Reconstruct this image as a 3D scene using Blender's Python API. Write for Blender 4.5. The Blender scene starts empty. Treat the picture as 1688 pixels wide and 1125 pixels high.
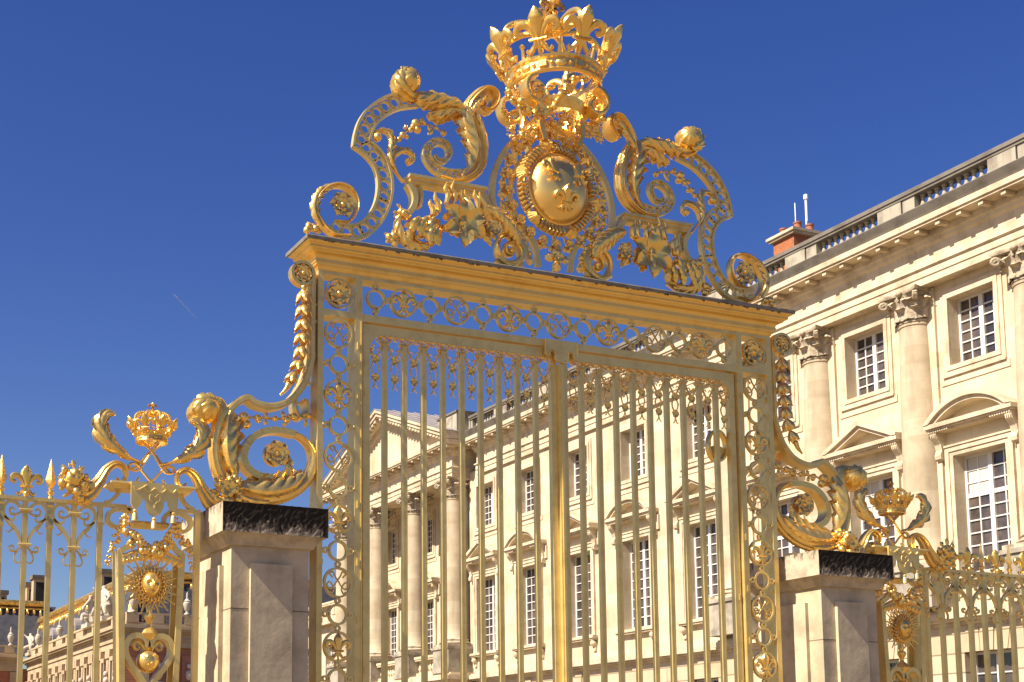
import bpy, math, random
import numpy as np
from mathutils import Matrix, Vector, Euler
random.seed(7)
PI = math.pi
R = math.radians
scene = bpy.context.scene
COL = scene.collection

# ------------------------------------------------------------------ camera
# solved from the vanishing points of the gate, the palace front and the uprights
FOC, PPX, PPY, PW, PH = 2317.2, 492.35, 961.15, 1688.0, 1125.0
def rodr(w):
    w = np.array(w); th = np.linalg.norm(w); k = w / th
    K = np.array([[0, -k[2], k[1]], [k[2], 0, -k[0]], [-k[1], k[0], 0]])
    return np.eye(3) + math.sin(th) * K + (1 - math.cos(th)) * K @ K
MC = rodr((-0.13090053, -0.37604798, 0.03314333)) @ np.array([[1, 0, 0], [0, 0, -1], [0, 1, 0]], float)
cam_d = bpy.data.cameras.new('camera')
cam = bpy.data.objects.new('camera', cam_d)
COL.objects.link(cam)
mw = Matrix.Identity(4)
for i in range(3):
    mw[i][0], mw[i][1], mw[i][2] = MC[0][i], -MC[1][i], -MC[2][i]
cam.matrix_world = mw
cam_d.sensor_fit = 'HORIZONTAL'
cam_d.sensor_width = 36.0
cam_d.lens = 36.0 * FOC / PW
cam_d.shift_x = (PW / 2 - PPX) / PW
cam_d.shift_y = (PPY - PH / 2) / PW
cam_d.clip_start = 0.1
cam_d.clip_end = 20000
scene.camera = cam

# ------------------------------------------------------------------ light
SUN = Vector((1.0, 0.085, -1.02)).normalized()      # direction the light travels
world = bpy.data.worlds.new('World'); scene.world = world
world.use_nodes = True
wn = world.node_tree.nodes; wl = world.node_tree.links
bg = wn['Background']
sky = wn.new('ShaderNodeTexSky'); sky.sky_type = 'NISHITA'
sky.sun_disc = False
sky.sun_elevation = math.asin(-SUN.z)
sky.sun_rotation = math.atan2(-SUN.x, -SUN.y)
sky.air_density = 1.0; sky.dust_density = 1.1; sky.ozone_density = 2.0
hs = wn.new('ShaderNodeHueSaturation'); hs.inputs['Saturation'].default_value = 1.37; hs.inputs['Hue'].default_value = 0.526
wl.new(sky.outputs[0], hs.inputs['Color']); wl.new(hs.outputs[0], bg.inputs[0])
bg.inputs[1].default_value = 0.0565
sl = bpy.data.lights.new('sun', 'SUN'); sl.energy = 5.0; sl.angle = R(0.53); sl.color = (1.0, 0.90, 0.75)
so = bpy.data.objects.new('sun', sl); COL.objects.link(so)
so.rotation_euler = SUN.to_track_quat('-Z', 'Y').to_euler()
vs = scene.view_settings
vs.view_transform = 'Standard'; vs.look = 'None'; vs.exposure = 1.06; vs.gamma = 1; vs.use_curve_mapping = False

# ------------------------------------------------------------------ materials
MATS = {}
def mat(name, col, rough=0.6, metal=0.0, var=0.0, vscale=3.0, col2=None, thr=(0.45, 0.65), bump=0.0, bscale=20.0,
        spec=None, bdist=0.02):
    m = bpy.data.materials.new(name); m.use_nodes = True
    nt = m.node_tree; n = nt.nodes; l = nt.links
    b = n['Principled BSDF']
    b.inputs['Roughness'].default_value = rough
    b.inputs['Metallic'].default_value = metal
    if spec is not None: b.inputs['Specular IOR Level'].default_value = spec
    tc = n.new('ShaderNodeTexCoord')
    b.inputs['Base Color'].default_value = (*col, 1)
    if var or col2:
        no = n.new('ShaderNodeTexNoise'); no.inputs['Scale'].default_value = vscale
        no.inputs['Detail'].default_value = 8; no.inputs['Roughness'].default_value = 0.65
        l.new(tc.outputs['Object'], no.inputs['Vector'])
        mx = n.new('ShaderNodeMix'); mx.data_type = 'RGBA'
        ra = n.new('ShaderNodeMapRange')
        ra.inputs['From Min'].default_value, ra.inputs['From Max'].default_value = thr
        l.new(no.outputs['Fac'], ra.inputs['Value'])
        l.new(ra.outputs['Result'], mx.inputs['Factor'])
        mx.inputs[6].default_value = (*col, 1)
        c2 = col2 or tuple(c * (1 - var) for c in col)
        mx.inputs[7].default_value = (*c2, 1)
        l.new(mx.outputs[2], b.inputs['Base Color'])
    if bump:
        nb = n.new('ShaderNodeTexNoise'); nb.inputs['Scale'].default_value = bscale
        nb.inputs['Detail'].default_value = 5
        l.new(tc.outputs['Object'], nb.inputs['Vector'])
        bm = n.new('ShaderNodeBump'); bm.inputs['Strength'].default_value = bump; bm.inputs['Distance'].default_value = bdist
        l.new(nb.outputs['Fac'], bm.inputs['Height']); l.new(bm.outputs['Normal'], b.inputs['Normal'])
    MATS[name] = m
    return m
GOLD = mat('gold_leaf', (0.94, 0.63, 0.19), 0.31, 0.80, vscale=9, col2=(0.58, 0.31, 0.07), thr=(0.52, 0.80), bump=0.4, bscale=34, bdist=0.010)
GOLDS = mat('gilded_iron', (0.84, 0.64, 0.24), 0.46, 0.62, vscale=5, col2=(0.60, 0.44, 0.15), thr=(0.45, 0.78), bump=0.12, bscale=30, bdist=0.006)
GOLDB = mat('bright_gold', (0.95, 0.63, 0.17), 0.30, 0.78, vscale=8, col2=(0.74, 0.43, 0.10), thr=(0.5, 0.8), bump=0.25, bscale=40, bdist=0.008)
GOLDC = mat('gilded_cornice', (0.90, 0.62, 0.19), 0.42, 0.65, vscale=4, col2=(0.70, 0.42, 0.10), thr=(0.5, 0.8), bump=0.15, bscale=25, bdist=0.006)
LEAD = mat('weathered_lead', (0.25, 0.22, 0.165), 0.6, 0.3, 0.4, 6)
WHITE = mat('white_paint', (0.58, 0.56, 0.53), 0.5)
SHUT = mat('white_blind', (0.46, 0.44, 0.40), 0.8)
GLASS = mat('window_glass', (0.035, 0.03, 0.03), 0.06, 0.0, vscale=0.9, col2=(0.12, 0.09, 0.075), thr=(0.42, 0.66), spec=0.6, bump=0.06, bscale=1.5)
SLATE = mat('slate', (0.055, 0.055, 0.065), 0.6, 0, 0.4, 1.2)
LROOF = mat('lead_roof', (0.28, 0.25, 0.245), 0.6, 0, 0.3, 1.0)
ROOFGOLD = mat('gilded_lead', (0.95, 0.60, 0.16), 0.35, 0.9, 0.5, 2.0, bump=0.5, bscale=3, bdist=0.2)
TERRA = mat('terracotta', (0.30, 0.105, 0.055), 0.8, 0, 0.3, 6)
MARBLE = mat('pale_marble', (0.50, 0.44, 0.35), 0.7, 0, 0.3, 2)
PINK = mat('red_brick_panel', (0.36, 0.15, 0.10), 0.85, 0, 0.3, 2)
MAST = mat('white_mast', (0.75, 0.77, 0.8), 0.4)
DARK = mat('near_black', (0.02, 0.018, 0.016), 0.9)  # near-black; on the slab inside the wing this colour stands in for shade

def stone(name, col, col2, joint, bw, bh, vscale=0.7, thr=(0.45, 0.7), jc=0.72, axis='X', bump=0.25, streak=0.0):
    m = bpy.data.materials.new(name); m.use_nodes = True
    nt = m.node_tree; n = nt.nodes; l = nt.links
    b = n['Principled BSDF']; b.inputs['Roughness'].default_value = 0.85
    b.inputs['Specular IOR Level'].default_value = 0.2
    tc = n.new('ShaderNodeTexCoord')
    sep = n.new('ShaderNodeSeparateXYZ'); l.new(tc.outputs['Object'], sep.inputs[0])
    com = n.new('ShaderNodeCombineXYZ')
    l.new(sep.outputs['Y' if axis == 'X' else 'X'], com.inputs[0]); l.new(sep.outputs['Z'], com.inputs[1])
    no = n.new('ShaderNodeTexNoise'); no.inputs['Scale'].default_value = vscale
    no.inputs['Detail'].default_value = 10; no.inputs['Roughness'].default_value = 0.62
    l.new(tc.outputs['Object'], no.inputs['Vector'])
    ra = n.new('ShaderNodeMapRange'); ra.inputs['From Min'].default_value, ra.inputs['From Max'].default_value = thr
    l.new(no.outputs['Fac'], ra.inputs['Value'])
    mx = n.new('ShaderNodeMix'); mx.data_type = 'RGBA'
    mx.inputs[6].default_value = (*col, 1); mx.inputs[7].default_value = (*col2, 1)
    l.new(ra.outputs['Result'], mx.inputs['Factor'])
    last = mx.outputs[2]
    if joint:
        br = n.new('ShaderNodeTexBrick'); br.inputs['Scale'].default_value = 1.0
        br.inputs['Brick Width'].default_value = bw; br.inputs['Row Height'].default_value = bh
        br.inputs['Mortar Size'].default_value = joint; br.inputs['Mortar Smooth'].default_value = 0.3
        br.inputs['Color1'].default_value = (1, 1, 1, 1); br.inputs['Color2'].default_value = (0.84, 0.82, 0.78, 1)
        br.inputs['Mortar'].default_value = (jc, jc * 0.96, jc * 0.9, 1)
        l.new(com.outputs[0], br.inputs['Vector'])
        m2 = n.new('ShaderNodeMix'); m2.data_type = 'RGBA'; m2.blend_type = 'MULTIPLY'; m2.inputs['Factor'].default_value = 1
        l.new(last, m2.inputs[6]); l.new(br.outputs['Color'], m2.inputs[7]); last = m2.outputs[2]
    if streak:
        mp = n.new('ShaderNodeMapping'); mp.inputs['Scale'].default_value = (2.2, 2.2, 0.25)
        l.new(tc.outputs['Object'], mp.inputs['Vector'])
        n3 = n.new('ShaderNodeTexNoise'); n3.inputs['Scale'].default_value = 1.6; n3.inputs['Detail'].default_value = 6
        l.new(mp.outputs[0], n3.inputs['Vector'])
        r3 = n.new('ShaderNodeMapRange'); r3.inputs['From Min'].default_value, r3.inputs['From Max'].default_value = 0.52, 0.78
        r3.inputs['To Max'].default_value = streak
        l.new(n3.outputs['Fac'], r3.inputs['Value'])
        m3 = n.new('ShaderNodeMix'); m3.data_type = 'RGBA'
        l.new(r3.outputs['Result'], m3.inputs['Factor']); l.new(last, m3.inputs[6])
        m3.inputs[7].default_value = (0.07, 0.06, 0.05, 1); last = m3.outputs[2]
    l.new(last, b.inputs['Base Color'])
    nb = n.new('ShaderNodeTexNoise'); nb.inputs['Scale'].default_value = 14; nb.inputs['Detail'].default_value = 8
    l.new(tc.outputs['Object'], nb.inputs['Vector'])
    bm = n.new('ShaderNodeBump'); bm.inputs['Strength'].default_value = bump; bm.inputs['Distance'].default_value = 0.02
    l.new(nb.outputs['Fac'], bm.inputs['Height']); l.new(bm.outputs['Normal'], b.inputs['Normal'])
    MATS[name] = m
    return m
STONE = stone('cream_limestone', (0.60, 0.505, 0.36), (0.46, 0.37, 0.25), 0.007, 1.5, 0.52, jc=0.88, streak=0.22)
TRIM = stone('carved_limestone', (0.57, 0.475, 0.335), (0.36, 0.28, 0.185), 0, 1, 1, vscale=1.3, streak=0.28)
RUST = stone('rusticated_limestone', (0.54, 0.44, 0.31), (0.44, 0.345, 0.23), 0.03, 60, 0.62, jc=0.45)
COLM = stone('column_limestone', (0.50, 0.42, 0.30), (0.36, 0.28, 0.19), 0.010, 50, 0.62, jc=0.84, streak=0.35)
GREYST = stone('weathered_limestone', (0.36, 0.32, 0.25), (0.17, 0.145, 0.115), 0, 1, 1, vscale=1.5, streak=0.5)
COPING = stone('grey_coping', (0.17, 0.15, 0.125), (0.10, 0.085, 0.07), 0, 1, 1, vscale=1.5)
PIERST = stone('pier_limestone', (0.55, 0.455, 0.305), (0.36, 0.29, 0.195), 0, 1, 1, vscale=3.5, thr=(0.42, 0.72), bump=0.12, streak=0.30)
def crusted(name, pale, dark, bias):
    """limestone with an old black crust that hangs down raggedly from the top edge"""
    m = stone(name, pale, tuple(c * 0.6 for c in pale), 0, 1, 1, vscale=5, bump=0.35)
    nt = m.node_tree; n = nt.nodes; l = nt.links; b = n['Principled BSDF']
    src = b.inputs['Base Color'].links[0].from_socket
    tc = n.new('ShaderNodeTexCoord'); sp = n.new('ShaderNodeSeparateXYZ'); l.new(tc.outputs['Object'], sp.inputs[0])
    mp = n.new('ShaderNodeMapping'); mp.inputs['Scale'].default_value = (1, 1, 0.45); l.new(tc.outputs['Object'], mp.inputs['Vector'])
    a = n.new('ShaderNodeTexNoise'); a.inputs['Scale'].default_value = 11; a.inputs['Detail'].default_value = 12; a.inputs['Roughness'].default_value = 0.75
    l.new(mp.outputs[0], a.inputs['Vector'])
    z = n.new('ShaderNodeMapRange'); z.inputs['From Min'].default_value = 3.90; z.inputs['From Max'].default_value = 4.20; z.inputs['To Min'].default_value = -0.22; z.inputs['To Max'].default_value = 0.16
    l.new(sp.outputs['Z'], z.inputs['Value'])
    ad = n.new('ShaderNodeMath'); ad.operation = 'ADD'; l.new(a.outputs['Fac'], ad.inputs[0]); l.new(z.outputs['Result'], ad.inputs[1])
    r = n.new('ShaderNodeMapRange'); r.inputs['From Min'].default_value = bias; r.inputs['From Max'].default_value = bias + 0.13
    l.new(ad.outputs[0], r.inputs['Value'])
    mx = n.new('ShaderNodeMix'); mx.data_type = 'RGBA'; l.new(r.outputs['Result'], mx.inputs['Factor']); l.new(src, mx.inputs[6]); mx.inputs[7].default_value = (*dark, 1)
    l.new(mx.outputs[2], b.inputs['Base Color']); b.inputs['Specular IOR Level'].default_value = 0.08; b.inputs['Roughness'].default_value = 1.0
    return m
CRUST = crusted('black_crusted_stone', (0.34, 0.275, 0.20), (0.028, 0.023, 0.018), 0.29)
PCAP = crusted('stained_cap_stone', (0.52, 0.43, 0.31), (0.07, 0.055, 0.04), 0.58)
MORTAR = mat('dark_mortar', (0.17, 0.125, 0.085), 0.95, 0, 0.5, 12)
BRICK = stone('chimney_brick', (0.34, 0.125, 0.06), (0.22, 0.08, 0.045), 0.012, 0.22, 0.075, vscale=3, jc=1.25)
COBB = stone('pale_cobbles', (0.21, 0.155, 0.095), (0.15, 0.11, 0.07), 0, 1, 1, vscale=2)

# ------------------------------------------------------------------ picture measurements -> metres
GD = 13.0                                            # distance of the gate plane
XC = 8.232                                           # centre line of the gate
def ray(px, py): return MC.T @ np.array([(px - PPX) / FOC, (py - PPY) / FOC, 1.0])
def G(px, py, Y=GD):
    r = ray(px, py); r = r * (Y / r[1]); return (r[0], r[2])
def WX(px, py, X):
    r = ray(px, py); r = r * (X / r[0]); return (r[1], r[2])
def zm(ox, oy, s, Y=GD):
    """a measured polyline, taken off the gate plane"""
    return lambda pts: [G(ox + s * a, oy + s * b, Y) for a, b in pts]

# ------------------------------------------------------------------ mesh helpers
class MB:
    def __init__(self, mir=False):
        self.v = []; self.f = []; self.n = 0; self.mir = mir; self.mi = []; self.cur = 0
    def add(self, V, F, M=None):
        V = np.asarray(V, float)
        if M is not None:
            M = np.array(M); V = V @ M[:3, :3].T + M[:3, 3]
        if self.mir:
            V = V.copy(); V[:, 0] = 2 * XC - V[:, 0]
        self.v.append(V)
        for f in F:
            g = [i + self.n for i in f]
            if self.mir: g.reverse()
            self.f.append(g); self.mi.append(self.cur)
        self.n += len(V)
        return self
    def build(self, name, m, parent=None, smooth=True, ang=40, origin=None):
        V = np.concatenate(self.v) if self.v else np.zeros((0, 3))
        off = np.zeros(3)
        p = parent
        while p is not None:
            off = off + np.array(p.location); p = p.parent
        if origin is not None: loc = np.array(origin) - off; off = np.array(origin)
        else: loc = np.zeros(3)
        me = bpy.data.meshes.new(name)
        me.from_pydata((V - off).tolist(), [], self.f)
        ms = m if isinstance(m, (list, tuple)) else [m]
        for k in ms: me.materials.append(k)
        if len(ms) > 1: me.polygons.foreach_set('material_index', self.mi)
        if smooth:
            me.polygons.foreach_set('use_smooth', [True] * len(me.polygons))
            me.set_sharp_from_angle(angle=R(ang))
        me.update()
        o = bpy.data.objects.new(name, me); COL.objects.link(o)
        o.location = loc
        if parent is not None: o.parent = parent
        return o
def thing(name, label, cat, loc, group=None):
    o = bpy.data.objects.new(name, None); COL.objects.link(o); o.location = loc
    o.empty_display_size = 0.3
    tag(o, label, cat, group); return o
def tag(o, label, cat, group=None):
    o['label'] = label; o['category'] = cat
    if group: o['group'] = group
    return o
def inst(o, parent, loc):
    c = o.copy(); COL.objects.link(c); c.parent = parent; c.location = loc
    return c

def box(mb, x0, x1, y0, y1, z0, z1, M=None):
    V = [(x0, y0, z0), (x1, y0, z0), (x1, y1, z0), (x0, y1, z0), (x0, y0, z1), (x1, y0, z1), (x1, y1, z1), (x0, y1, z1)]
    F = [(0, 3, 2, 1), (4, 5, 6, 7), (0, 1, 5, 4), (1, 2, 6, 5), (2, 3, 7, 6), (3, 0, 4, 7)]
    return mb.add(V, F, M)
def cat(pts, n=8, closed=False):
    P = np.array(pts, float)
    if len(P) < 3 and not closed:
        t = np.linspace(0, 1, n + 1)[:, None]; return P[0] * (1 - t) + P[-1] * t
    if closed: Q = np.vstack([P[-1], P, P[0], P[1]])
    else: Q = np.vstack([2 * P[0] - P[1], P, 2 * P[-1] - P[-2]])
    out = []
    for i in range(1, len(Q) - 2):
        p0, p1, p2, p3 = Q[i - 1], Q[i], Q[i + 1], Q[i + 2]
        for k in range(n):
            t = k / n
            out.append(0.5 * (2 * p1 + (p2 - p0) * t + (2 * p0 - 5 * p1 + 4 * p2 - p3) * t * t + (3 * p1 - p0 - 3 * p2 + p3) * t ** 3))
    if not closed: out.append(Q[-2])
    return np.array(out)
def arc(c, r, a0, a1, n=24, rz=None):
    rz = rz or r
    return np.array([(c[0] + r * math.cos(R(a0 + (a1 - a0) * i / n)), c[1] + rz * math.sin(R(a0 + (a1 - a0) * i / n))) for i in range(n + 1)])
def spiral(c, r0, r1, a0, a1, n=40):
    out = []
    for i in range(n + 1):
        t = i / n; r = r0 + (r1 - r0) * t; a = R(a0 + (a1 - a0) * t)
        out.append((c[0] + r * math.cos(a), c[1] + r * math.sin(a)))
    return np.array(out)
def resamp(P, n):
    d = np.r_[0, np.cumsum(np.linalg.norm(np.diff(P, axis=0), axis=1))]
    t = np.linspace(0, d[-1], n)
    return np.stack([np.interp(t, d, P[:, i]) for i in range(P.shape[1])], 1)
def frame2(P, closed=False):
    if closed: T = np.roll(P, -1, 0) - np.roll(P, 1, 0)
    else: T = np.gradient(P, axis=0)
    T /= np.maximum(np.linalg.norm(T, axis=1), 1e-9)[:, None]
    return T, np.stack([-T[:, 1], T[:, 0]], 1)
def arr(v, n):
    if np.isscalar(v): return np.full(n, float(v))
    v = np.array(v, float)
    return np.interp(np.linspace(0, 1, n), np.linspace(0, 1, len(v)), v)
def sweep(mb, P, hw, hd, y=GD, k=10, rect=False, closed=False, flute=0, nf=5):
    """a bar or moulding along a path in the plane of the gate"""
    P = np.array(P, float); n = len(P); T, N = frame2(P, closed)
    hw = arr(hw, n); hd = arr(hd, n); y = arr(y, n)
    if rect: sec = [(-1, -1), (1, -1), (1, 1), (-1, 1)]
    else:
        sec = []
        for i in range(k):
            a = 2 * PI * i / k + 0.01
            m = 1 - flute * (0.5 + 0.5 * math.cos(nf * 2 * a)) if flute else 1
            sec.append((math.cos(a) * m, math.sin(a) * m))
    s = len(sec); V = []
    for i in range(n):
        for a, b in sec:
            V.append((P[i, 0] + N[i, 0] * a * hw[i], y[i] + b * hd[i], P[i, 1] + N[i, 1] * a * hw[i]))
    F = []
    for i in range(n if closed else n - 1):
        j = (i + 1) % n
        for q in range(s):
            r = (q + 1) % s
            F.append((i * s + q, i * s + r, j * s + r, j * s + q))
    if not closed:
        F.append(tuple(range(s))[::-1]); F.append(tuple((n - 1) * s + q for q in range(s)))
    F = [f[::-1] for f in F]
    return mb.add(V, F)
def tube3(mb, P, r, k=8, M=None):
    P = np.array(P, float); n = len(P); r = arr(r, n)
    T = np.gradient(P, axis=0); T /= np.maximum(np.linalg.norm(T, axis=1), 1e-9)[:, None]
    up = np.array([0.3, 0.2, 1.0]); V = []
    for i in range(n):
        a = np.cross(T[i], up); a /= max(np.linalg.norm(a), 1e-6); b = np.cross(T[i], a)
        for q in range(k):
            t = 2 * PI * q / k
            V.append(P[i] + r[i] * (a * math.cos(t) + b * math.sin(t)))
    F = [(i * k + q, i * k + (q + 1) % k, (i + 1) * k + (q + 1) % k, (i + 1) * k + q) for i in range(n - 1) for q in range(k)]
    F += [tuple(range(k))[::-1], tuple((n - 1) * k + q for q in range(k))]
    return mb.add(V, F, M)
def ring(mb, c, r, w, d, y=GD, n=28, rect=True):
    return sweep(mb, arc(c, r, 0, 360 * (n - 1) / n, n - 1), w, d, y, rect=rect, closed=True, k=8)
def ball(mb, c, r, k=10, sx=1, sy=1, sz=1, M=None):
    V = []; F = []; m = max(5, k * 2 // 3)
    for i in range(m + 1):
        a = PI * i / m
        for q in range(k):
            b = 2 * PI * q / k
            V.append((c[0] + r * sx * math.sin(a) * math.cos(b), c[1] + r * sy * math.sin(a) * math.sin(b), c[2] + r * sz * math.cos(a)))
    for i in range(m):
        for q in range(k):
            F.append((i * k + q, (i + 1) * k + q, (i + 1) * k + (q + 1) % k, i * k + (q + 1) % k))
    return mb.add(V, F, M)
def lathe(mb, prof, c, k=16, M=None, lob=0, nl=5):
    """profile of (radius, height) turned about an upright axis through c"""
    V = []; F = []; m = len(prof)
    for r, z in prof:
        for q in range(k):
            a = 2 * PI * q / k; rr = r * (1 + lob * math.cos(nl * a))
            V.append((c[0] + rr * math.cos(a), c[1] + rr * math.sin(a), c[2] + z))
    for i in range(m - 1):
        for q in range(k):
            F.append((i * k + q, i * k + (q + 1) % k, (i + 1) * k + (q + 1) % k, (i + 1) * k + q))
    F.append(tuple(range(k))[::-1]); F.append(tuple((m - 1) * k + q for q in range(k)))
    return mb.add(V, F, M)
def leaf(mb, P, w, y=GD, lobes=6, cup=0.35, frill=0.22, rib=0.10, lean=0.5, sides=(1, 1), th=0.012, nt=None, nu=15, curl=0.0, cut=0.60):
    """carved acanthus leaf along a path: lobed edges, ribs, hollow between lobes"""
    nt = nt or max(30, int(lobes * 11))
    P = resamp(np.array(P, float), nt); T, N = frame2(P); w = arr(w, nt); y0 = arr(y, nt)
    us = np.linspace(-1, 1, nu); A = []; 
    jr = [0.75 + 0.5 * ((k * 7919) % 13) / 13 for k in range(int(lobes) + 3)]
    for i in range(nt):
        t = i / (nt - 1)
        for u in us:
            sd = sides[1] if u > 0 else sides[0]
            au = abs(u)
            q = lobes * t + (0.35 if u > 0 else 0.0)
            ph = q % 1.0; amp = jr[int(q)]
            lb = 1 - min(0.92, amp * cut) * (1 - math.sin(PI * ph ** 0.8) ** 0.6)
            sub = 1 - 0.10 * (0.5 - 0.5 * math.cos(6 * PI * ph))
            W = w[i] * sd * (1 - au ** 2 * (1 - lb * sub))
            ln = lean * w[i] * sd * au ** 1.5 * (0.7 + 0.5 * ph)
            p = P[i] + N[i] * (u * W) + T[i] * ln
            vein = math.cos(2 * PI * (q - 0.9 * au + 0.1))
            yy = y0[i] - w[i] * (cup * (1 - au ** 2) - 0.5 * frill * au ** 1.3 * sd * vein + 0.9 * rib * math.exp(-(u / 0.16) ** 2) - 0.25 * rib * math.cos(9 * au) * (1 - au))
            yy -= curl * w[i] * max(0, t - 0.75) * 4
            A.append((p[0], yy, p[1]))
    A = np.array(A); B = A + np.array([0, th, 0])
    F = []; o = len(A)
    for i in range(nt - 1):
        for q in range(nu - 1):
            a, b, c, d = i * nu + q, i * nu + q + 1, (i + 1) * nu + q + 1, (i + 1) * nu + q
            F.append((a, b, c, d)); F.append((a + o, d + o, c + o, b + o))
    bd = [i * nu for i in range(nt)] + [(nt - 1) * nu + q for q in range(1, nu)] + [i * nu + nu - 1 for i in range(nt - 2, -1, -1)] + list(range(nu - 2, 0, -1))
    for i in range(len(bd)):
        a, b = bd[i], bd[(i + 1) % len(bd)]
        F.append((a, b, b + o, a + o)[::-1])
    return mb.add(np.vstack([A, B]), F)
def flower(mb, c, r, y=GD, n=6, d=0.3, a0=0.0, pw=1.0, centre=0.22, layers=1, tip=0.0):
    for L in range(layers):
        rr = r * (1 - 0.38 * L); yy = y - 0.10 * r * L * 1.5
        for j in range(n):
            a = a0 + 2 * PI * (j + 0.5 * L) / n
            V = []; F = []; m, h = 10, 7
            for i in range(m):
                s = 0.08 + 0.92 * i / (m - 1)
                hwid = rr * pw * PI / n * (math.sin(PI * min(1, (0.06 + 0.92 * s ** 1.15)) ** (1.0 + tip)) ** 0.6) * 1.05
                for q in range(h):
                    u = -1 + 2 * q / (h - 1)
                    x = s * rr - abs(u) ** 2 * rr * 0.06; z = u * hwid
                    dep = -d * rr * (math.sin(PI * 0.75 * s)) + 0.16 * rr * (1 - abs(u)) * s
                    V.append((c[0] + x * math.cos(a) - z * math.sin(a), yy + dep, c[1] + x * math.sin(a) + z * math.cos(a)))
            o = len(V); V += [(p[0], p[1] + 0.02 * r + 0.004, p[2]) for p in V]
            for i in range(m - 1):
                for q in range(h - 1):
                    b = i * h + q
                    F.append((b, b + 1, b + h + 1, b + h)[::-1]); F.append((b + o, b + h + o, b + h + 1 + o, b + 1 + o)[::-1])
            mb.add(V, F)
    ball(mb, (c[0], y - r * (0.12 + 0.1 * (layers - 1)), c[1]), r * centre, 10)
    for j in range(6):
        a = 2 * PI * j / 6
        ball(mb, (c[0] + r * centre * 1.05 * math.cos(a), y - r * 0.10, c[1] + r * centre * 1.05 * math.sin(a)), r * centre * 0.42, 6)
def rotz_to(dirv):
    return Vector(dirv).to_track_quat('Z', 'X').to_matrix().to_4x4()
def husk(mb, p, q, r, y=GD, nl=4):
    """bellflower husk from p to q"""
    d = np.array([q[0] - p[0], 0, q[1] - p[1]]); L = np.linalg.norm(d)
    M = Matrix.Translation((p[0], y, p[1])) @ rotz_to(d)
    lathe(mb, [(r * 0.2, 0), (r * 0.5, 0.06 * L), (r * 0.62, 0.2 * L), (r * 0.5, 0.45 * L), (r * 0.34, 0.8 * L), (r * 0.22, 1.0 * L)], (0, 0, 0), 12, M)
    ball(mb, (0, 0, 1.0 * L), r * 0.30, 8, M=M)
    for j in range(5):
        a = 2 * PI * j / 5 - PI / 2; V = []; F = []; m, h = 9, 5
        for i in range(m):
            t = i / (m - 1)
            rad = r * (0.35 + 0.72 * math.sin(PI * min(0.62, t * 0.75)) + (0.25 * max(0, t - 0.8) * 4))
            hw = 0.62 * r * (math.sin(PI * (0.12 + 0.86 * t)) ** 0.7)
            for k in range(h):
                u = -1 + 2 * k / (h - 1)
                b = a + u * hw / max(rad, 1e-4)
                rr = rad + r * 0.10 * (1 - abs(u)) - r * 0.10 * (abs(u) ** 2)
                V.append((rr * math.cos(b), rr * math.sin(b), L * (0.03 + 1.0 * t) - 0.05 * L * abs(u)))
        for i in range(m - 1):
            for k in range(h - 1): F.append((i * h + k, i * h + k + 1, (i + 1) * h + k + 1, (i + 1) * h + k))
        mb.add(V, F, M)
def fleur(mb, M, s=1.0):
    """fleur-de-lis, 1 high and about 0.9 wide in its own x-z plane, standing on z = 0"""
    sub = MB()
    def lens(pts, hd):
        P = cat(pts, 4); n = len(P)
        sweep(sub, np.stack([np.zeros(n), P[:, 1]], 1), P[:, 0], [h for h in np.interp(np.linspace(0, 1, n), [0, 0.6, 1], [0.7 * hd, hd, 0.2 * hd])], 0, k=8)
    lens([(0.06, 0.36), (0.10, 0.50), (0.165, 0.68), (0.16, 0.80), (0.08, 0.93), (0.008, 1.0)], 0.10)
    for sx in (1, -1):
        P = cat([(0.07 * sx, 0.36), (0.13 * sx, 0.52), (0.25 * sx, 0.66), (0.38 * sx, 0.66), (0.44 * sx, 0.55), (0.37 * sx, 0.47), (0.31 * sx, 0.52)], 5)
        sweep(sub, P, [0.05, 0.06, 0.085, 0.085, 0.075, 0.06, 0.045], [0.06, 0.06, 0.07, 0.07, 0.06, 0.05, 0.04], 0, k=8)
        P = cat([(0.06 * sx, 0.34), (0.09 * sx, 0.22), (0.20 * sx, 0.10), (0.28 * sx, 0.16)], 5)
        sweep(sub, P, [0.045, 0.055, 0.055, 0.035], 0.05, 0, k=8)
    sweep(sub, cat([(0, 0.34), (0, 0.2), (0, 0.0)], 4), [0.05, 0.065, 0.015], 0.05, 0, k=8)
    sweep(sub, np.array([(-0.19, 0.35), (0.19, 0.35)]), 0.042, 0.085, 0, k=8)
    V = np.concatenate(sub.v) * s
    mb.add(V, sub.f, M)
def FM(x, y, z, rz=0, tilt=0, rx=0):
    return Matrix.Translation((x, y, z)) @ Matrix.Rotation(rz, 4, 'Z') @ Matrix.Rotation(tilt, 4, 'X')
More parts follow.
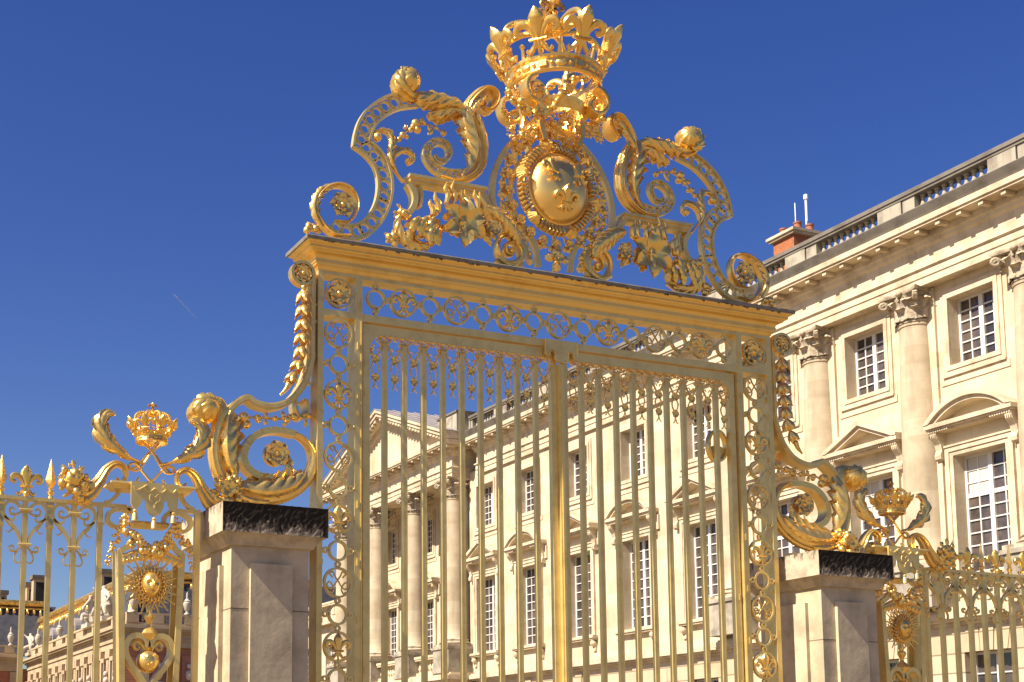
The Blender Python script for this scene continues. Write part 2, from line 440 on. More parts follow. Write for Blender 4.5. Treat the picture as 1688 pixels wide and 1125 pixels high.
def cluster(mb, c, r, n, y=GD, br=0.3, leaves=8, flat=0.8):
    """bunch of fruit and small leaves"""
    rng = random.Random(int(c[0] * 1000) + n); n = max(4, int(n * 0.62)); br = br * 1.3
    for i in range(n):
        a = rng.random() * 2 * PI; q = r * math.sqrt(rng.random()) * 0.85; dz = math.sqrt(max(0, 1 - (q / r) ** 2)) * r * flat * 0.7
        ball(mb, (c[0] + q * math.cos(a), y - dz * (0.5 + 0.5 * rng.random()), c[1] + q * math.sin(a)), r * br * (0.6 + 0.6 * rng.random()), 9)
    for i in range(leaves):
        a = 2 * PI * (i + rng.random() * 0.6) / max(1, leaves); l = r * (0.55 + 0.3 * rng.random())
        p0 = (c[0] + 0.55 * r * math.cos(a), c[1] + 0.55 * r * math.sin(a))
        p1 = (p0[0] + l * math.cos(a + 0.3), p0[1] + l * math.sin(a + 0.3))
        leaf(mb, cat([p0, ((p0[0] + p1[0]) / 2 + 0.05 * r, (p0[1] + p1[1]) / 2), p1], 4), [0.12 * r, 0.28 * r, 0.05 * r], y - 0.2 * r, lobes=3, nt=14, nu=5, th=0.006)
def plate(mb, out, y0, y1):
    n = len(out)
    V = [(x, y0, z) for x, z in out] + [(x, y1, z) for x, z in out]
    a = sum(out[i][0] * out[(i + 1) % n][1] - out[(i + 1) % n][0] * out[i][1] for i in range(n))
    F = [tuple(range(n)), tuple(range(2 * n - 1, n - 1, -1))] + [(i, i + n, (i + 1) % n + n, (i + 1) % n) for i in range(n)]
    if a < 0: F = [f[::-1] for f in F]
    return mb.add(V, F)
def volute(mb, c, r, turns, a0, w, d, y, sgn=1, k=10):
    P = spiral(c, r, r * 0.16, a0, a0 + sgn * 360 * turns, int(30 * turns))
    sweep(mb, P, np.linspace(w, w * 0.55, 8), np.linspace(d, d * 0.8, 8), y, k=k)
    ball(mb, (c[0], y, c[1]), r * 0.2, 10, sy=max(1, d / (r * 0.2) * 1.1))

GZ = -1.65                                           # ground, below the eye at z = 0
# ------------------------------------------------------------------ ground
mb = MB()
mb.add([(-1500, -1500, GZ), (1500, -1500, GZ), (1500, 1500, GZ), (-1500, 1500, GZ)], [(0, 1, 2, 3)])
g = mb.build('courtyard_ground', COBB, smooth=False); g['kind'] = 'structure'

# ================================================================== the gilded gateway
PD = 0.20                                            # depth of the iron frame
XO0, XO1, XI0, XI1 = 5.326, 5.388, 5.745, 5.829      # outer and inner stile of the post on the near side
ZT = 5.19
def medallion_fleur(parent, x, z, r=0.148):
    mb = MB(); ring(mb, (x, z), r, 0.011, 0.02, GD + 0.02)
    o = mb.build('medallion', GOLDS, parent)
    mb = MB(); fleur(mb, FM(x, GD + 0.0, z - r * 0.98), r * 1.95)
    mb.build('fleur_de_lis', GOLD, o)
def medallion_cipher(parent, x, z, r=0.148):
    mb = MB(); ring(mb, (x, z), r, 0.011, 0.02, GD + 0.02)
    o = mb.build('medallion', GOLDS, parent)
    mb = MB()
    for s in (1, -1):
        P = cat([(x + s * r * a, z + r * b) for a, b in ((-0.36, 0.34), (-0.48, 0.48), (-0.60, 0.60), (-0.34, 0.74), (-0.18, 0.44), (0.08, 0.08), (0.34, -0.30), (0.60, -0.44), (0.82, -0.20), (0.66, 0.02), (0.46, -0.10), (0.30, -0.42), (0.44, -0.74), (0.60, -0.66))], 5)
        sweep(mb, P, 0.009, 0.012, GD + 0.02 + 0.006 * s, k=6)
    mb.build('cipher', GOLD, o)
def ring_plain(mb, x, z, side, r=0.098):
    ring(mb, (x, z), r, 0.012, 0.02, GD + 0.02)
    for s in (1, -1):
        c = (x + s * (r + 0.038), z) if side else (x, z + s * (r + 0.036))
        ring(mb, c, 0.026, 0.009, 0.02, GD + 0.02, n=14)
        ball(mb, (c[0] + (s * 0.036 if side else 0), GD + 0.01, c[1] + (0 if side else s * 0.034)), 0.016, 8)
def rosette(parent, x, z):
    mb = MB(); ring(mb, (x, z), 0.15, 0.010, 0.02, GD + 0.02)
    flower(mb, (x, z), 0.135, GD + 0.02, n=8, d=0.25, centre=0.24)
    plate(mb, arc((x, z), 0.12, 0, 350, 24), GD + 0.02, GD + 0.04)
    mb.build('rosette', GOLD, parent)

gate = thing('gateway', 'gilded gateway of two openwork posts and a golden lintel between the stone piers', 'gateway', (XC, GD, GZ))
PITCH = 0.327
for mir in (False, True):
    mb = MB(mir)
    # stiles: box section with a shadow gap, a flat face and a raised bead
    for a, b in ((XO0, XO1), (XI0, XI1)):
        box(mb, a, b, GD, GD + PD, GZ, ZT)
    box(mb, XI1 - 0.018, XI1 - 0.004, GD - 0.006, GD, GZ, ZT)
    for za, zb in ((5.148, ZT - 0.0), (4.706, 4.775)):
        box(mb, XO1, XI0, GD + 0.003, GD + PD - 0.004, za, zb)
    # clips and lugs on the faces
    for zz in (4.86, 4.38, 3.86, 3.66, 2.7, 2.1, 1.5):
        box(mb, XI0 + 0.025, XI0 + 0.045, GD - 0.012, GD, zz, zz + 0.075)
        box(mb, XO1 - 0.012, XO1 + 0.02, GD + 0.03, GD + 0.06, zz, zz + 0.05)
    mb.build('post', GOLDS, gate, smooth=False)
    xm = (XO1 + XI0) / 2
    xw = xm if not mir else 2 * XC - xm
    rosette(gate, xw, 4.962)
    for i in range(19):
        z = 4.53 - PITCH * i
        chain = MB()
        if i % 2 == 1: ring_plain(chain, xw, z, True)
        elif i % 4 == 0: medallion_cipher(gate, xw, z)
        else: medallion_fleur(gate, xw, z)
        ring(chain, (xw, z - PITCH * 0.5 - (0.022 if i % 2 == 0 else -0.022)), 0.024, 0.009, 0.02, GD + 0.02, n=14)
        chain.build('ring_link', GOLDS, gate)
# frieze frame
mb = MB()
X0, X1 = XI1, 2 * XC - XI1
box(mb, X0, X1, GD + 0.004, GD + PD - 0.01, 5.145, ZT - 0.002)
box(mb, X0, X1, GD + 0.004, GD + PD - 0.01, 4.692, 4.772)
mb.build('lintel_frame', GOLDS, gate, smooth=False)
nfr = 15; pf = (X1 - X0) / nfr
for i in range(nfr):
    x = X0 + pf * (i + 0.5); z = 4.958; chain = MB()
    if i % 2 == 0: ring_plain(chain, x, z, False)
    elif i in (1, 5, 9, 13): medallion_fleur(gate, x, z, 0.146)
    else: medallion_cipher(gate, x, z, 0.146)
    if i: ring(chain, (X0 + pf * i + (-0.022 if i % 2 else 0.022), z), 0.024, 0.009, 0.02, GD + 0.02, n=14)
    if chain.n: chain.build('ring_link', GOLDS, gate)
# cornice: moulded profile swept round a rectangle, lead capping on top
def moulding(prof, x0, x1, y0, y1, z):
    V = []; F = []; n = len(prof)
    for o, dz in prof:
        V += [(x0 - o, y0 - o, z + dz), (x1 + o, y0 - o, z + dz), (x1 + o, y1 + o, z + dz), (x0 - o, y1 + o, z + dz)]
    for i in range(n - 1):
        for q in range(4):
            r = (q + 1) % 4
            F.append((i * 4 + q, i * 4 + r, (i + 1) * 4 + r, (i + 1) * 4 + q)[::-1])
    F.append((0, 1, 2, 3)); F.append(tuple((n - 1) * 4 + q for q in range(4))[::-1])
    return V, F
cyma = [(0.190, -0.040), (0.184, -0.055)] + [(0.178 - 0.055 * t - 0.012 * math.sin(2 * PI * t), -0.06 - 0.055 * t) for t in np.linspace(0, 1, 7)]
cove = [(0.115, -0.120), (0.112, -0.130)] + [(0.108 - 0.062 * math.sin(t * PI / 2), -0.132 - 0.052 * (1 - math.cos(t * PI / 2))) for t in np.linspace(0, 1, 7)]
low = [(0.050, -0.188), (0.050, -0.215), (0.040, -0.218), (0.036, -0.240), (0.022, -0.248), (0.014, -0.262), (0.006, -0.282)]
ctop = 5.47
mb = MB(); V, F = moulding(cyma + cove + low, XO0, 2 * XC - XO0, GD, GD + PD, ctop); mb.add(V, F)
corn = mb.build('cornice', GOLDC, gate, ang=32)
mb = MB(); V, F = moulding([(0.0, 0.012), (0.205, 0.0), (0.212, -0.012), (0.208, -0.042)], XO0, 2 * XC - XO0, GD, GD + PD, ctop); mb.add(V, F)
# drips of dirt along the lower lip
rng = random.Random(3)
for i in range(70):
    x = XO0 - 0.1 + rng.random() * 6.0; w = 0.01 + rng.random() * 0.03; h = 0.005 + 0.014 * rng.random() ** 2
    box(mb, x, x + w, GD - 0.2, GD - 0.188, ctop - 0.042 - h, ctop - 0.038)
mb.build('lead_capping', LEAD, corn, smooth=False)
# husk garlands hanging outside the posts, and the curved stays
zg = zm(460, 370, 0.1777, GD + 0.05); zg2 = zm(460, 560, 0.1422, GD + 0.05); zh = zm(300, 600, 0.26667, GD + 0.05)
for mir in (False, True):
    mb = MB(mir)
    c = zg([(205, 470)])[0]
    ring(mb, c, 0.118, 0.016, 0.05, GD + 0.03); flower(mb, c, 0.105, GD + 0.01, n=8, d=0.3, layers=2)
    plate(mb, arc(c, 0.11, 0, 350, 24), GD + 0.02, GD + 0.05)
    ball(mb, (zg([(212, 605)])[0][0], GD + 0.0, zg([(212, 605)])[0][1]), 0.035, 10)
    pts = zg([(212, 630), (210, 785), (205, 940), (200, 1090)]) + zg2([(235, 60), (240, 190), (205, 320), (150, 430), (90, 530)])
    P = resamp(cat(pts, 8), 8)
    for i in range(7):
        husk(mb, P[i], P[i] + (P[i + 1] - P[i]) * 0.93, [0.078, 0.083, 0.083, 0.08, 0.075, 0.07, 0.06][i], GD + 0.0)
    P2 = resamp(cat([P[7]] + zg2([(60, 590), (0, 650)]), 6), 8)
    for i, p in enumerate(P2): ball(mb, (p[0], GD, p[1]), 0.033 - 0.0028 * i, 8)
    mb.build('husk_garland', GOLD, gate)
    mb = MB(mir)
    stay = cat([(XO0 - 0.05, 5.16), (XO0 - 0.055, 4.4)] + zh([(800, -40), (775, 60), (730, 160), (650, 238), (545, 265), (455, 245), (400, 212), (330, 250), (285, 300), (262, 345)]), 8)
    sweep(mb, stay, 0.035, 0.075, GD + 0.10, rect=True)
    sweep(mb, stay, 0.018, 0.09, GD + 0.10, rect=True)
    for zz in (4.62, 4.80):
        box(mb, XO0 - 0.09, XO0, GD + 0.04, GD + 0.16, zz, zz + 0.03)
    mb.build('curved_stay', GOLDS, gate, ang=30)
    # wrought scroll behind the post
    mb = MB(mir)
    c = zg2([(300, 560)])[0]
    P = cat(zg2([(355, 425), (400, 520), (330, 450), (270, 520), (235, 640), (225, 760), (260, 860), (320, 880), (365, 800), (350, 690), (310, 680)]), 6)
    sweep(mb, P[8:], 0.012, 0.10, GD + 0.2, rect=True)
    mb.build('back_scroll', GOLD, gate)

# ------------------------------------------------------------------ the two leaves
def gate_leaf(mir, label):
    fx = (lambda x: 2 * XC - x) if mir else (lambda x: x)
    t = thing('gate_leaf', label, 'gate leaf', (fx(5.86), GD + 0.03, GZ), 'leaves of the golden gate')
    yA, yB = GD + 0.03, GD + 0.10
    mb = MB(mir)
    xs0, xs1 = 5.852, 5.930; xe0, xe1 = 8.128, 8.196
    box(mb, xs0, xs1, yA, yB, GZ + 0.06, 4.676); box(mb, xe0, xe1, yA, yB, GZ + 0.06, 4.676)
    box(mb, xs1, xe0, yA + 0.002, yB - 0.002, 4.575, 4.674)
    # quarter-round haunch in the top corner
    h = 0.17
    q = [(xs1, 4.575), (xs1, 4.575 - h)] + [(xs1 + h - h * math.cos(a), 4.575 - h + h * math.sin(a)) for a in np.linspace(0, PI / 2, 8)]
    plate(mb, q, yA + 0.003, yB - 0.003)
    for zz in (4.2, 3.9, 3.0, 2.0, 1.0): box(mb, xs0 + 0.012, xs0 + 0.03, yA - 0.008, yA, zz, zz + 0.07)
    mb.build('frame', GOLDS, t, smooth=False)
    xb = [6.107 + 0.2288 * i for i in range(9)]
    for x in xb:
        mb = MB(mir)
        for s in (-1, 1): box(mb, x + s * 0.017 - 0.010, x + s * 0.017 + 0.010, yA, yB - 0.02, GZ + 0.1, 4.50)
        box(mb, x - 0.0075, x + 0.0075, yA + 0.003, yB - 0.028, GZ + 0.1, 4.50)
        mb.build('bar', GOLDS, t, smooth=False)
    # band of running scrolls under the top rail
    mb = MB(mir)
    n = 34; L = xe0 - xs1 - 0.12
    for i in range(n):
        x = xs1 + 0.09 + L * (i + 0.5) / n; s = 1 if i % 2 else -1
        P = spiral((x, 4.543), 0.030, 0.006, 90 * s, 90 * s + s * 480, 16)
        sweep(mb, P, 0.0065, 0.012, yA, k=5)
        ball(mb, (x + L / n * 0.5, yA - 0.006, 4.543 + 0.016 * s), 0.011, 6)
        ball(mb, (x, yA - 0.006, 4.543 - 0.022 * s), 0.009, 6)
    P = cat([(xs1 + 0.015, 4.36), (xs1 + 0.03, 4.44), (xs1 + 0.09, 4.52), (xs1 + 0.16, 4.555)], 5)
    for i in range(0, len(P), 3): ball(mb, (P[i][0], yA, P[i][1]), 0.016, 6)
    for x in xb:
        box(mb, x - 0.055, x + 0.055, yA - 0.014, yB - 0.01, 4.500, 4.516)
        box(mb, x - 0.045, x + 0.045, yA - 0.008, yB - 0.014, 4.484, 4.498)
    mb.build('scroll_band', GOLD, t)
    # pendants between the bars
    xp = [xb[0] - 0.1144] + [x + 0.1144 for x in xb]
    for j, x in enumerate(xp):
        mb = MB(mir); y = yA + 0.02
        if j == 0: x += 0.005
        if j == 9: x -= 0.005
        for s in (-1, 1):
            P = cat([(x + s * 0.078, 4.49), (x + s * 0.062, 4.43), (x + s * 0.035, 4.38), (x + s * 0.008, 4.325)], 5)
            sweep(mb, P, [0.012, 0.013, 0.009], 0.012, y, k=6)
            sweep(mb, cat([(x + s * 0.062, 4.43), (x + s * 0.03, 4.44), (x + s * 0.015, 4.415)], 4), [0.008, 0.005], 0.008, y, k=5)
            sweep(mb, cat([(x + s * 0.04, 4.385), (x + s * 0.068, 4.36), (x + s * 0.07, 4.33)], 4), [0.007, 0.004], 0.008, y, k=5)
            P = cat([(x, 4.30), (x + s * 0.036, 4.25), (x + s * 0.036, 4.19), (x + s * 0.006, 4.135)], 5)
            sweep(mb, P, [0.010, 0.008, 0.007], 0.009, y, k=6)
            sweep(mb, cat([(x, 4.06), (x + s * 0.016, 4.015), (x + s * 0.036, 4.00)], 4), [0.009, 0.006], 0.008, y, k=5)
            sweep(mb, cat([(x + s * 0.036, 4.21), (x + s * 0.055, 4.235)], 3), [0.006, 0.003], 0.006, y, k=5)
        flower(mb, (x, 4.315), 0.052, y, n=5, d=0.3, centre=0.3)
        flower(mb, (x, 4.115), 0.048, y, n=5, d=0.3, a0=PI / 2, centre=0.3)
        sweep(mb, np.array([(x, 4.10), (x, 4.05)]), 0.011, 0.010, y, k=6)
        mb.build('pendant', GOLD, t)
    return t
lf1 = gate_leaf(False, 'barred gilded gate leaf without a ring, hinged beside the left stone pier')
lf2 = gate_leaf(True, 'barred gilded gate leaf with the raised meeting strip and an oval ring behind its bars')
mb = MB()
box(mb, XC - 0.034, XC + 0.036, GD - 0.02, GD + 0.06, GZ + 0.06, 4.50)
box(mb, XC - 0.014, XC + 0.016, GD - 0.034, GD - 0.02, GZ + 0.06, 4.47)
mb.build('meeting_strip', GOLDS, lf2, smooth=False)
c = G(1187, 734, GD + 0.06)
mb = MB()
for s in np.linspace(0, 1, 2): pass
P = arc(c, 0.125, 0, 350, 30); P[:, 1] = c[1] + (P[:, 1] - c[1]) * 1.45
sweep(mb, P, 0.014, 0.035, GD + 0.12, rect=True, closed=True)
plate(mb, [(c[0] - 0.115, c[1] - 0.02), (c[0] - 0.09, c[1] - 0.12), (c[0], c[1] - 0.175), (c[0] + 0.09, c[1] - 0.12), (c[0] + 0.115, c[1] - 0.02), (c[0], c[1] + 0.02)], GD + 0.12, GD + 0.14)
mb.build('ring_handle', GOLD, lf2)
# keeper plate where the leaves meet
mb = MB()
pts = [(8.03, 4.77), (8.03, 4.60), (8.075, 4.585), (8.085, 4.63), (8.115, 4.655), (8.145, 4.63), (8.155, 4.56), (8.185, 4.525), (8.282, 4.525), (8.312, 4.56), (8.322, 4.63), (8.352, 4.655), (8.382, 4.63), (8.392, 4.585), (8.434, 4.60), (8.434, 4.77)]
plate(mb, pts, GD - 0.03, GD + 0.02)
sweep(mb, cat(pts, 3)[:], 0.009, 0.012, GD - 0.03, k=6)
mb.build('keeper_plate', GOLDS, gate, ang=30)

# ================================================================== the crest above the lintel
CY = 13.10
crest = thing('gate_crest', 'openwork golden crest of scrolls, oval shield and great crown on top of the lintel', 'crest', (XC, CY, ctop))
zA = zm(480, 100, 0.32, CY); zC = zm(780, 190, 0.24, CY); zB = zm(760, 0, 0.2045, CY)
def band_between(mir, P, half, rings, parent, name, rr=0.6, wid=0.014, dep=0.03):
    """two parallel flat bars with a row of rings between them"""
    mb = MB(mir); T, N = frame2(P); h = arr(half, len(P))[:, None]
    sweep(mb, P + N * h, wid, dep, CY, rect=True); sweep(mb, P - N * h, wid, dep, CY, rect=True)
    o = mb.build(name, GOLDS, parent, ang=30)
    if rings:
        Q = resamp(P, rings * 2 + 1)[1::2]; hh = arr(half, rings)
        mb = MB(mir)
        for q, r in zip(Q, hh): ring(mb, q, r * rr, 0.009, 0.02, CY, n=20)
        sweep(mb, P, 0.004, 0.008, CY, rect=True)
        mb.build('ring_row', GOLDS, o)
    return o
for mir in (False, True):
    # the big stepped band: an upper quarter and an S below it, meeting in a sharp corner
    for nm, o_, i_, nr in (('upper_scroll_band', [(575, 172), (520, 180), (465, 200), (400, 245), (352, 310), (328, 380), (318, 445)], [(650, 238), (560, 250), (490, 282), (432, 335), (408, 388), (400, 420)], 7),
                           ('lower_scroll_band', [(318, 445), (370, 482), (415, 532), (440, 592), (446, 652), (436, 722), (410, 782), (372, 826), (320, 850), (270, 848), (228, 828)], [(400, 420), (442, 452), (486, 512), (510, 582), (518, 662), (505, 742), (470, 822), (422, 880), (370, 914), (300, 922), (235, 900), (185, 855)], 13)):
        A = resamp(cat(zA(o_), 8), 50); B = resamp(cat(zA(i_), 8), 50)
        mb = MB(mir); sweep(mb, A, 0.014, 0.032, CY, rect=True); sweep(mb, B, 0.014, 0.032, CY, rect=True)
        for P in (A, B): ball(mb, (P[0][0], CY, P[0][1]), 0.018, 8); ball(mb, (P[-1][0], CY, P[-1][1]), 0.018, 8)
        o = mb.build(nm, GOLDS, crest, ang=30)
        mb = MB(mir)
        for k in range(nr):
            q = (k + 0.6) / nr * 49; a = A[int(q)]; b = B[int(q)]; c = (a + b) / 2; r = np.linalg.norm(a - b) / 2
            ring(mb, c, min(0.056, r * 0.72), 0.009, 0.02, CY, n=20)
            for e in (a, b): sweep(mb, np.array([c + (e - c) * 0.62, e]), 0.008, 0.014, CY, rect=True)
        mb.build('ring_row', GOLDS, o)
    mb = MB(mir)
    c = zA([(250, 742)])[0]; k = 0.00254
    P = np.vstack([cat(zA([(300, 905), (220, 900), (160, 850), (122, 780), (130, 710), (180, 660), (245, 645), (305, 672), (335, 735), (325, 795), (285, 835), (230, 830)]), 7)])
    sweep(mb, P, [0.024, 0.03, 0.034, 0.032, 0.028, 0.022, 0.018], [0.06, 0.075, 0.085, 0.08, 0.07, 0.06], CY, k=12, flute=0.2)
    leaf(mb, cat(zA([(150, 870), (112, 800), (110, 730), (150, 670), (215, 645)]), 8), [0.05, 0.085, 0.085, 0.07, 0.03], CY - 0.05, lobes=6, sides=(1.0, 0.5))
    flower(mb, zA([(255, 752)])[0], 0.145, CY - 0.03, n=6, d=0.35, layers=2, centre=0.2)
    for p in zA([(85, 860), (120, 872), (75, 880)]): ball(mb, (p[0], CY - 0.03, p[1]), 0.04, 10)
    leaf(mb, cat(zA([(150, 890), (110, 870), (75, 840)]), 5), [0.03, 0.05, 0.01], CY - 0.03, lobes=3, nu=7)
    b = zA([(75, 905), (420, 925)])
    box(mb, b[0][0], b[1][0], CY - 0.05, CY + 0.05, ctop - 0.01, ctop + 0.09)
    mb.build('flower_volute', GOLD, crest)
    # shell curl and long acanthus over the top
    mb = MB(mir)
    P = cat(zA([(640, 200), (605, 195), (570, 175), (545, 140), (548, 100), (580, 80), (615, 88), (628, 110), (612, 128)]), 7)
    sweep(mb, P, [0.055, 0.06, 0.055, 0.05, 0.042, 0.035, 0.025], [0.05, 0.09, 0.13, 0.14, 0.13, 0.10, 0.07], CY - 0.02, k=20, flute=0.22, nf=5)
    q = zA([(585, 118)])[0]
    lathe(mb, [(0.03, -0.17), (0.10, -0.15), (0.135, -0.08), (0.14, 0.0), (0.13, 0.08), (0.09, 0.14), (0.03, 0.16)], (0, 0, 0), 40, Matrix.Translation((q[0], CY - 0.03, q[1])) @ Matrix.Rotation(R(75), 4, 'X') @ Matrix.Rotation(R(20), 4, 'Y'), lob=0.07, nl=10)
    leaf(mb, cat(zA([(590, 185), (560, 160), (545, 125), (560, 90), (600, 75)]), 6), [0.04, 0.09, 0.10, 0.08, 0.02], CY - 0.13, lobes=6, sides=(0.7, 0.9))
    mb.build('shell_curl', GOLDB, crest)
    mb = MB(mir)
    P = cat(zA([(600, 185), (670, 180), (740, 195), (810, 215), (870, 245), (900, 285)]), 8)
    sweep(mb, P, [0.04, 0.05, 0.055, 0.05, 0.03], [0.05, 0.06, 0.06, 0.04], CY, k=12, flute=0.2)
    leaf(mb, cat(zA([(905, 290), (850, 235), (780, 215), (710, 200), (640, 195)]), 8), [0.05, 0.13, 0.18, 0.18, 0.08], CY - 0.05, lobes=5, sides=(0.45, 1.0), frill=0.5, lean=0.7, cut=0.9)
    leaf(mb, cat(zA([(920, 300), (880, 270), (820, 262), (760, 270), (700, 275)]), 8), [0.05, 0.12, 0.16, 0.14, 0.04], CY - 0.02, lobes=5, sides=(0.3, 1.0), frill=0.5, lean=0.7, cut=0.9)
    mb.build('acanthus_leaf', GOLD, crest)
    # big C scroll on the inner side with its curled head
    mb = MB(mir)
    P = cat(zA([(1000, 245), (985, 265), (965, 240), (975, 200), (1005, 175), (1040, 195), (1045, 240), (1010, 275)][::-1] + [(930, 190), (905, 245), (935, 300), (970, 370), (988, 445), (985, 520), (955, 580), (905, 615), (845, 622)]), 7) if False else None
    head = cat(zA([(990, 222), (985, 250), (1008, 268), (1035, 245), (1042, 205), (1020, 170), (985, 162), (948, 185), (915, 225), (905, 262)]), 7)
    sweep(mb, head, [0.025, 0.03, 0.035, 0.045, 0.05, 0.055, 0.06], [0.05, 0.09, 0.13, 0.14, 0.12, 0.08, 0.06], CY - 0.01, k=20, flute=0.2)
    body = cat(zA([(905, 250), (930, 305), (962, 375), (980, 450), (978, 520), (950, 580), (900, 612), (840, 620), (770, 598)]), 8)
    sweep(mb, body, [0.055, 0.065, 0.07, 0.07, 0.065, 0.055, 0.04, 0.03, 0.02], [0.06, 0.08, 0.09, 0.09, 0.08, 0.06, 0.04], CY, k=20, flute=0.22)
    mb.build('great_scroll', GOLD, crest)
    mb = MB(mir)
    leaf(mb, cat(zA([(905, 255), (910, 330), (928, 410), (935, 490), (915, 560), (870, 605)])[::-1], 8), [0.03, 0.13, 0.20, 0.22, 0.20, 0.08], CY - 0.05, lobes=6, sides=(0.25, 1.05), frill=0.34, lean=0.6, cut=0.9)
    leaf(mb, cat(zA([(925, 235), (950, 300), (975, 380), (990, 460), (985, 540)]), 8), [0.02, 0.05, 0.06, 0.05, 0.02], CY - 0.07, lobes=6, sides=(0.6, 0.6))
    leaf(mb, cat(zA([(900, 300), (940, 250), (985, 190), (1015, 160)]), 8), [0.05, 0.07, 0.07, 0.02], CY - 0.07, lobes=5, sides=(0.7, 0.7))
    mb.build('acanthus_leaf', GOLD, crest)
    # ringed spiral inside it
    sp = cat(zA([(880, 590), (830, 590), (775, 578), (725, 545), (695, 492), (710, 440), (755, 420), (800, 440), (810, 485), (785, 520), (750, 515), (738, 490)]), 7)
    band_between(mir, sp, [0.052, 0.05, 0.045, 0.038, 0.03, 0.022, 0.012], 11, crest, 'inner_spiral', wid=0.009, rr=0.62)
    # berry branch
    mb = MB(mir)
    P = cat(zA([(430, 410), (428, 375), (455, 362), (495, 378), (512, 420), (505, 470), (510, 520), (535, 570), (575, 628)]), 7)
    sweep(mb, P, [0.012, 0.02, 0.028, 0.03, 0.028, 0.025, 0.02, 0.016], 0.04, CY, k=10, flute=0.2)
    leaf(mb, P[::-1][6:44], [0.01, 0.06, 0.075, 0.06, 0.02], CY - 0.03, lobes=7, sides=(1, 0.6), frill=0.3)
    q = zA([(440, 398)])[0]; ball(mb, (q[0], CY - 0.01, q[1]), 0.05, 12, sy=1.2)
    P = cat(zA([(520, 540), (535, 490), (575, 470), (615, 485), (622, 520), (600, 535)]), 6)
    sweep(mb, P, [0.014, 0.022, 0.025, 0.02], 0.03, CY, k=8); leaf(mb, P[:28], [0.02, 0.06, 0.05, 0.02], CY - 0.02, lobes=5, sides=(0.6, 1))
    q = zA([(600, 520)])[0]; ball(mb, (q[0], CY - 0.01, q[1]), 0.038, 10)
    mb.build('leafy_branch', GOLD, crest)
    mb = MB(mir)
    P = cat(zA([(545, 415), (590, 365), (640, 335), (700, 330), (750, 350), (785, 380)]), 7)
    sweep(mb, P, 0.012, 0.012, CY, k=6)
    for (a, b), r in zip([(550, 410), (568, 388), (590, 398), (610, 362), (635, 330), (645, 360), (622, 345), (680, 325), (780, 378), (745, 352)], [.03, .034, .026, .03, .05, .045, .03, .022, .036, .02]):
        q = zA([(a, b)])[0]; ball(mb, (q[0], CY - 0.02, q[1]), r, 10)
    for a, b, c2, d in ((700, 340, 715, 375), (575, 355, 590, 335), (660, 325, 672, 300), (730, 350, 700, 385)):
        leaf(mb, cat(zA([(a, b), ((a + c2) / 2 + 4, (b + d) / 2), (c2, d)]), 4), [0.015, 0.03, 0.005], CY - 0.02, lobes=2, nu=5, nt=12)
    mb.build('berry_spray', GOLD, crest)
    # shelf with its legs
    mb = MB(mir)
    s0, s1 = zA([(592, 612), (990, 672)])
    zs = (s0[1] + s1[1]) / 2
    box(mb, s0[0], s1[0], CY - 0.10, CY + 0.10, zs - 0.012, zs + 0.022)
    box(mb, s0[0] + 0.015, s1[0] - 0.015, CY - 0.075, CY + 0.075, zs - 0.05, zs - 0.012)
    box(mb, s0[0] + 0.03, s1[0] - 0.03, CY - 0.055, CY + 0.055, zs - 0.075, zs - 0.05)
    P = cat(zA([(600, 640), (625, 690), (628, 740), (605, 785), (570, 800), (545, 785)]), 7)
    sweep(mb, P, 0.03, 0.06, CY, rect=True)
    P = cat(zA([(655, 660), (665, 700), (655, 760)]), 6); sweep(mb, P, 0.018, 0.05, CY, rect=True)
    P = cat(zA([(975, 690), (1000, 740), (1035, 800), (1085, 860)]), 7); sweep(mb, P, 0.035, 0.06, CY, rect=True)
    mb.build('shelf', GOLDS, crest, ang=30)
    # lily bouquet with flames
    mb = MB(mir)
    c = zA([(858, 862)])[0]
    flower(mb, c, 0.285, CY - 0.12, n=6, d=0.34, a0=0.5, pw=0.60, centre=0.13)
    rng = random.Random(5)
    for a, b, c2, d, w in ((770, 760, 775, 650, .05), (800, 770, 812, 640, .05), (840, 790, 850, 690, .05), (880, 780, 865, 690, .045), (930, 790, 915, 690, .05), (730, 800, 712, 700, .05), (700, 820, 690, 740, .05), (960, 800, 940, 700, .05)):
        P = cat(zA([(a, b), ((a + c2) / 2 + 9, (b + d) / 2 + 10), ((a + c2) / 2 - 7, (b + d) / 2 - 20), (c2, d)]), 5)
        sweep(mb, P, [w * 0.5, w * 0.75, w * 0.5, 0.006], [0.04, 0.04, 0.03, 0.01], CY - 0.13, k=7)
    for i in range(26):
        a = rng.uniform(620, 1010); t = (a - 620) / 390
        b = rng.uniform(880, 945); l = rng.uniform(60, 110)
        P = cat(zA([(a, b - 60), (a - 12 + 30 * (t - 0.5), b - 60 + l * 0.5), (a + 60 * (t - 0.5), b - 60 + l)]), 4)
        leaf(mb, P, [0.03, 0.055, 0.01], CY - 0.06 - 0.12 * rng.random(), lobes=3, nt=14, nu=5, th=0.008, frill=0.4)
    for i in range(16):
        a = rng.uniform(690, 985); b = rng.uniform(770, 880)
        q = zA([(a, b)])[0]; ball(mb, (q[0], CY - 0.05 - 0.08 * rng.random(), q[1]), rng.uniform(0.025, 0.05), 9)
    mb.build('lily_bouquet', GOLDB, crest)
    mb = MB(mir); c = zA([(1012, 892)])[0]
    flower(mb, c, 0.10, CY - 0.14, n=6, d=0.4, layers=2)
    mb.build('small_rosette', GOLD, crest)
    # volutes under the shelf
    mb = MB(mir)
    c = zA([(665, 898)])[0]
    volute(mb, c, 0.175, 1.6, 150, 0.03, 0.07, CY, -1, 12)
    P = cat(zA([(560, 790), (545, 840), (560, 900), (600, 945), (660, 962), (720, 945)]), 7)
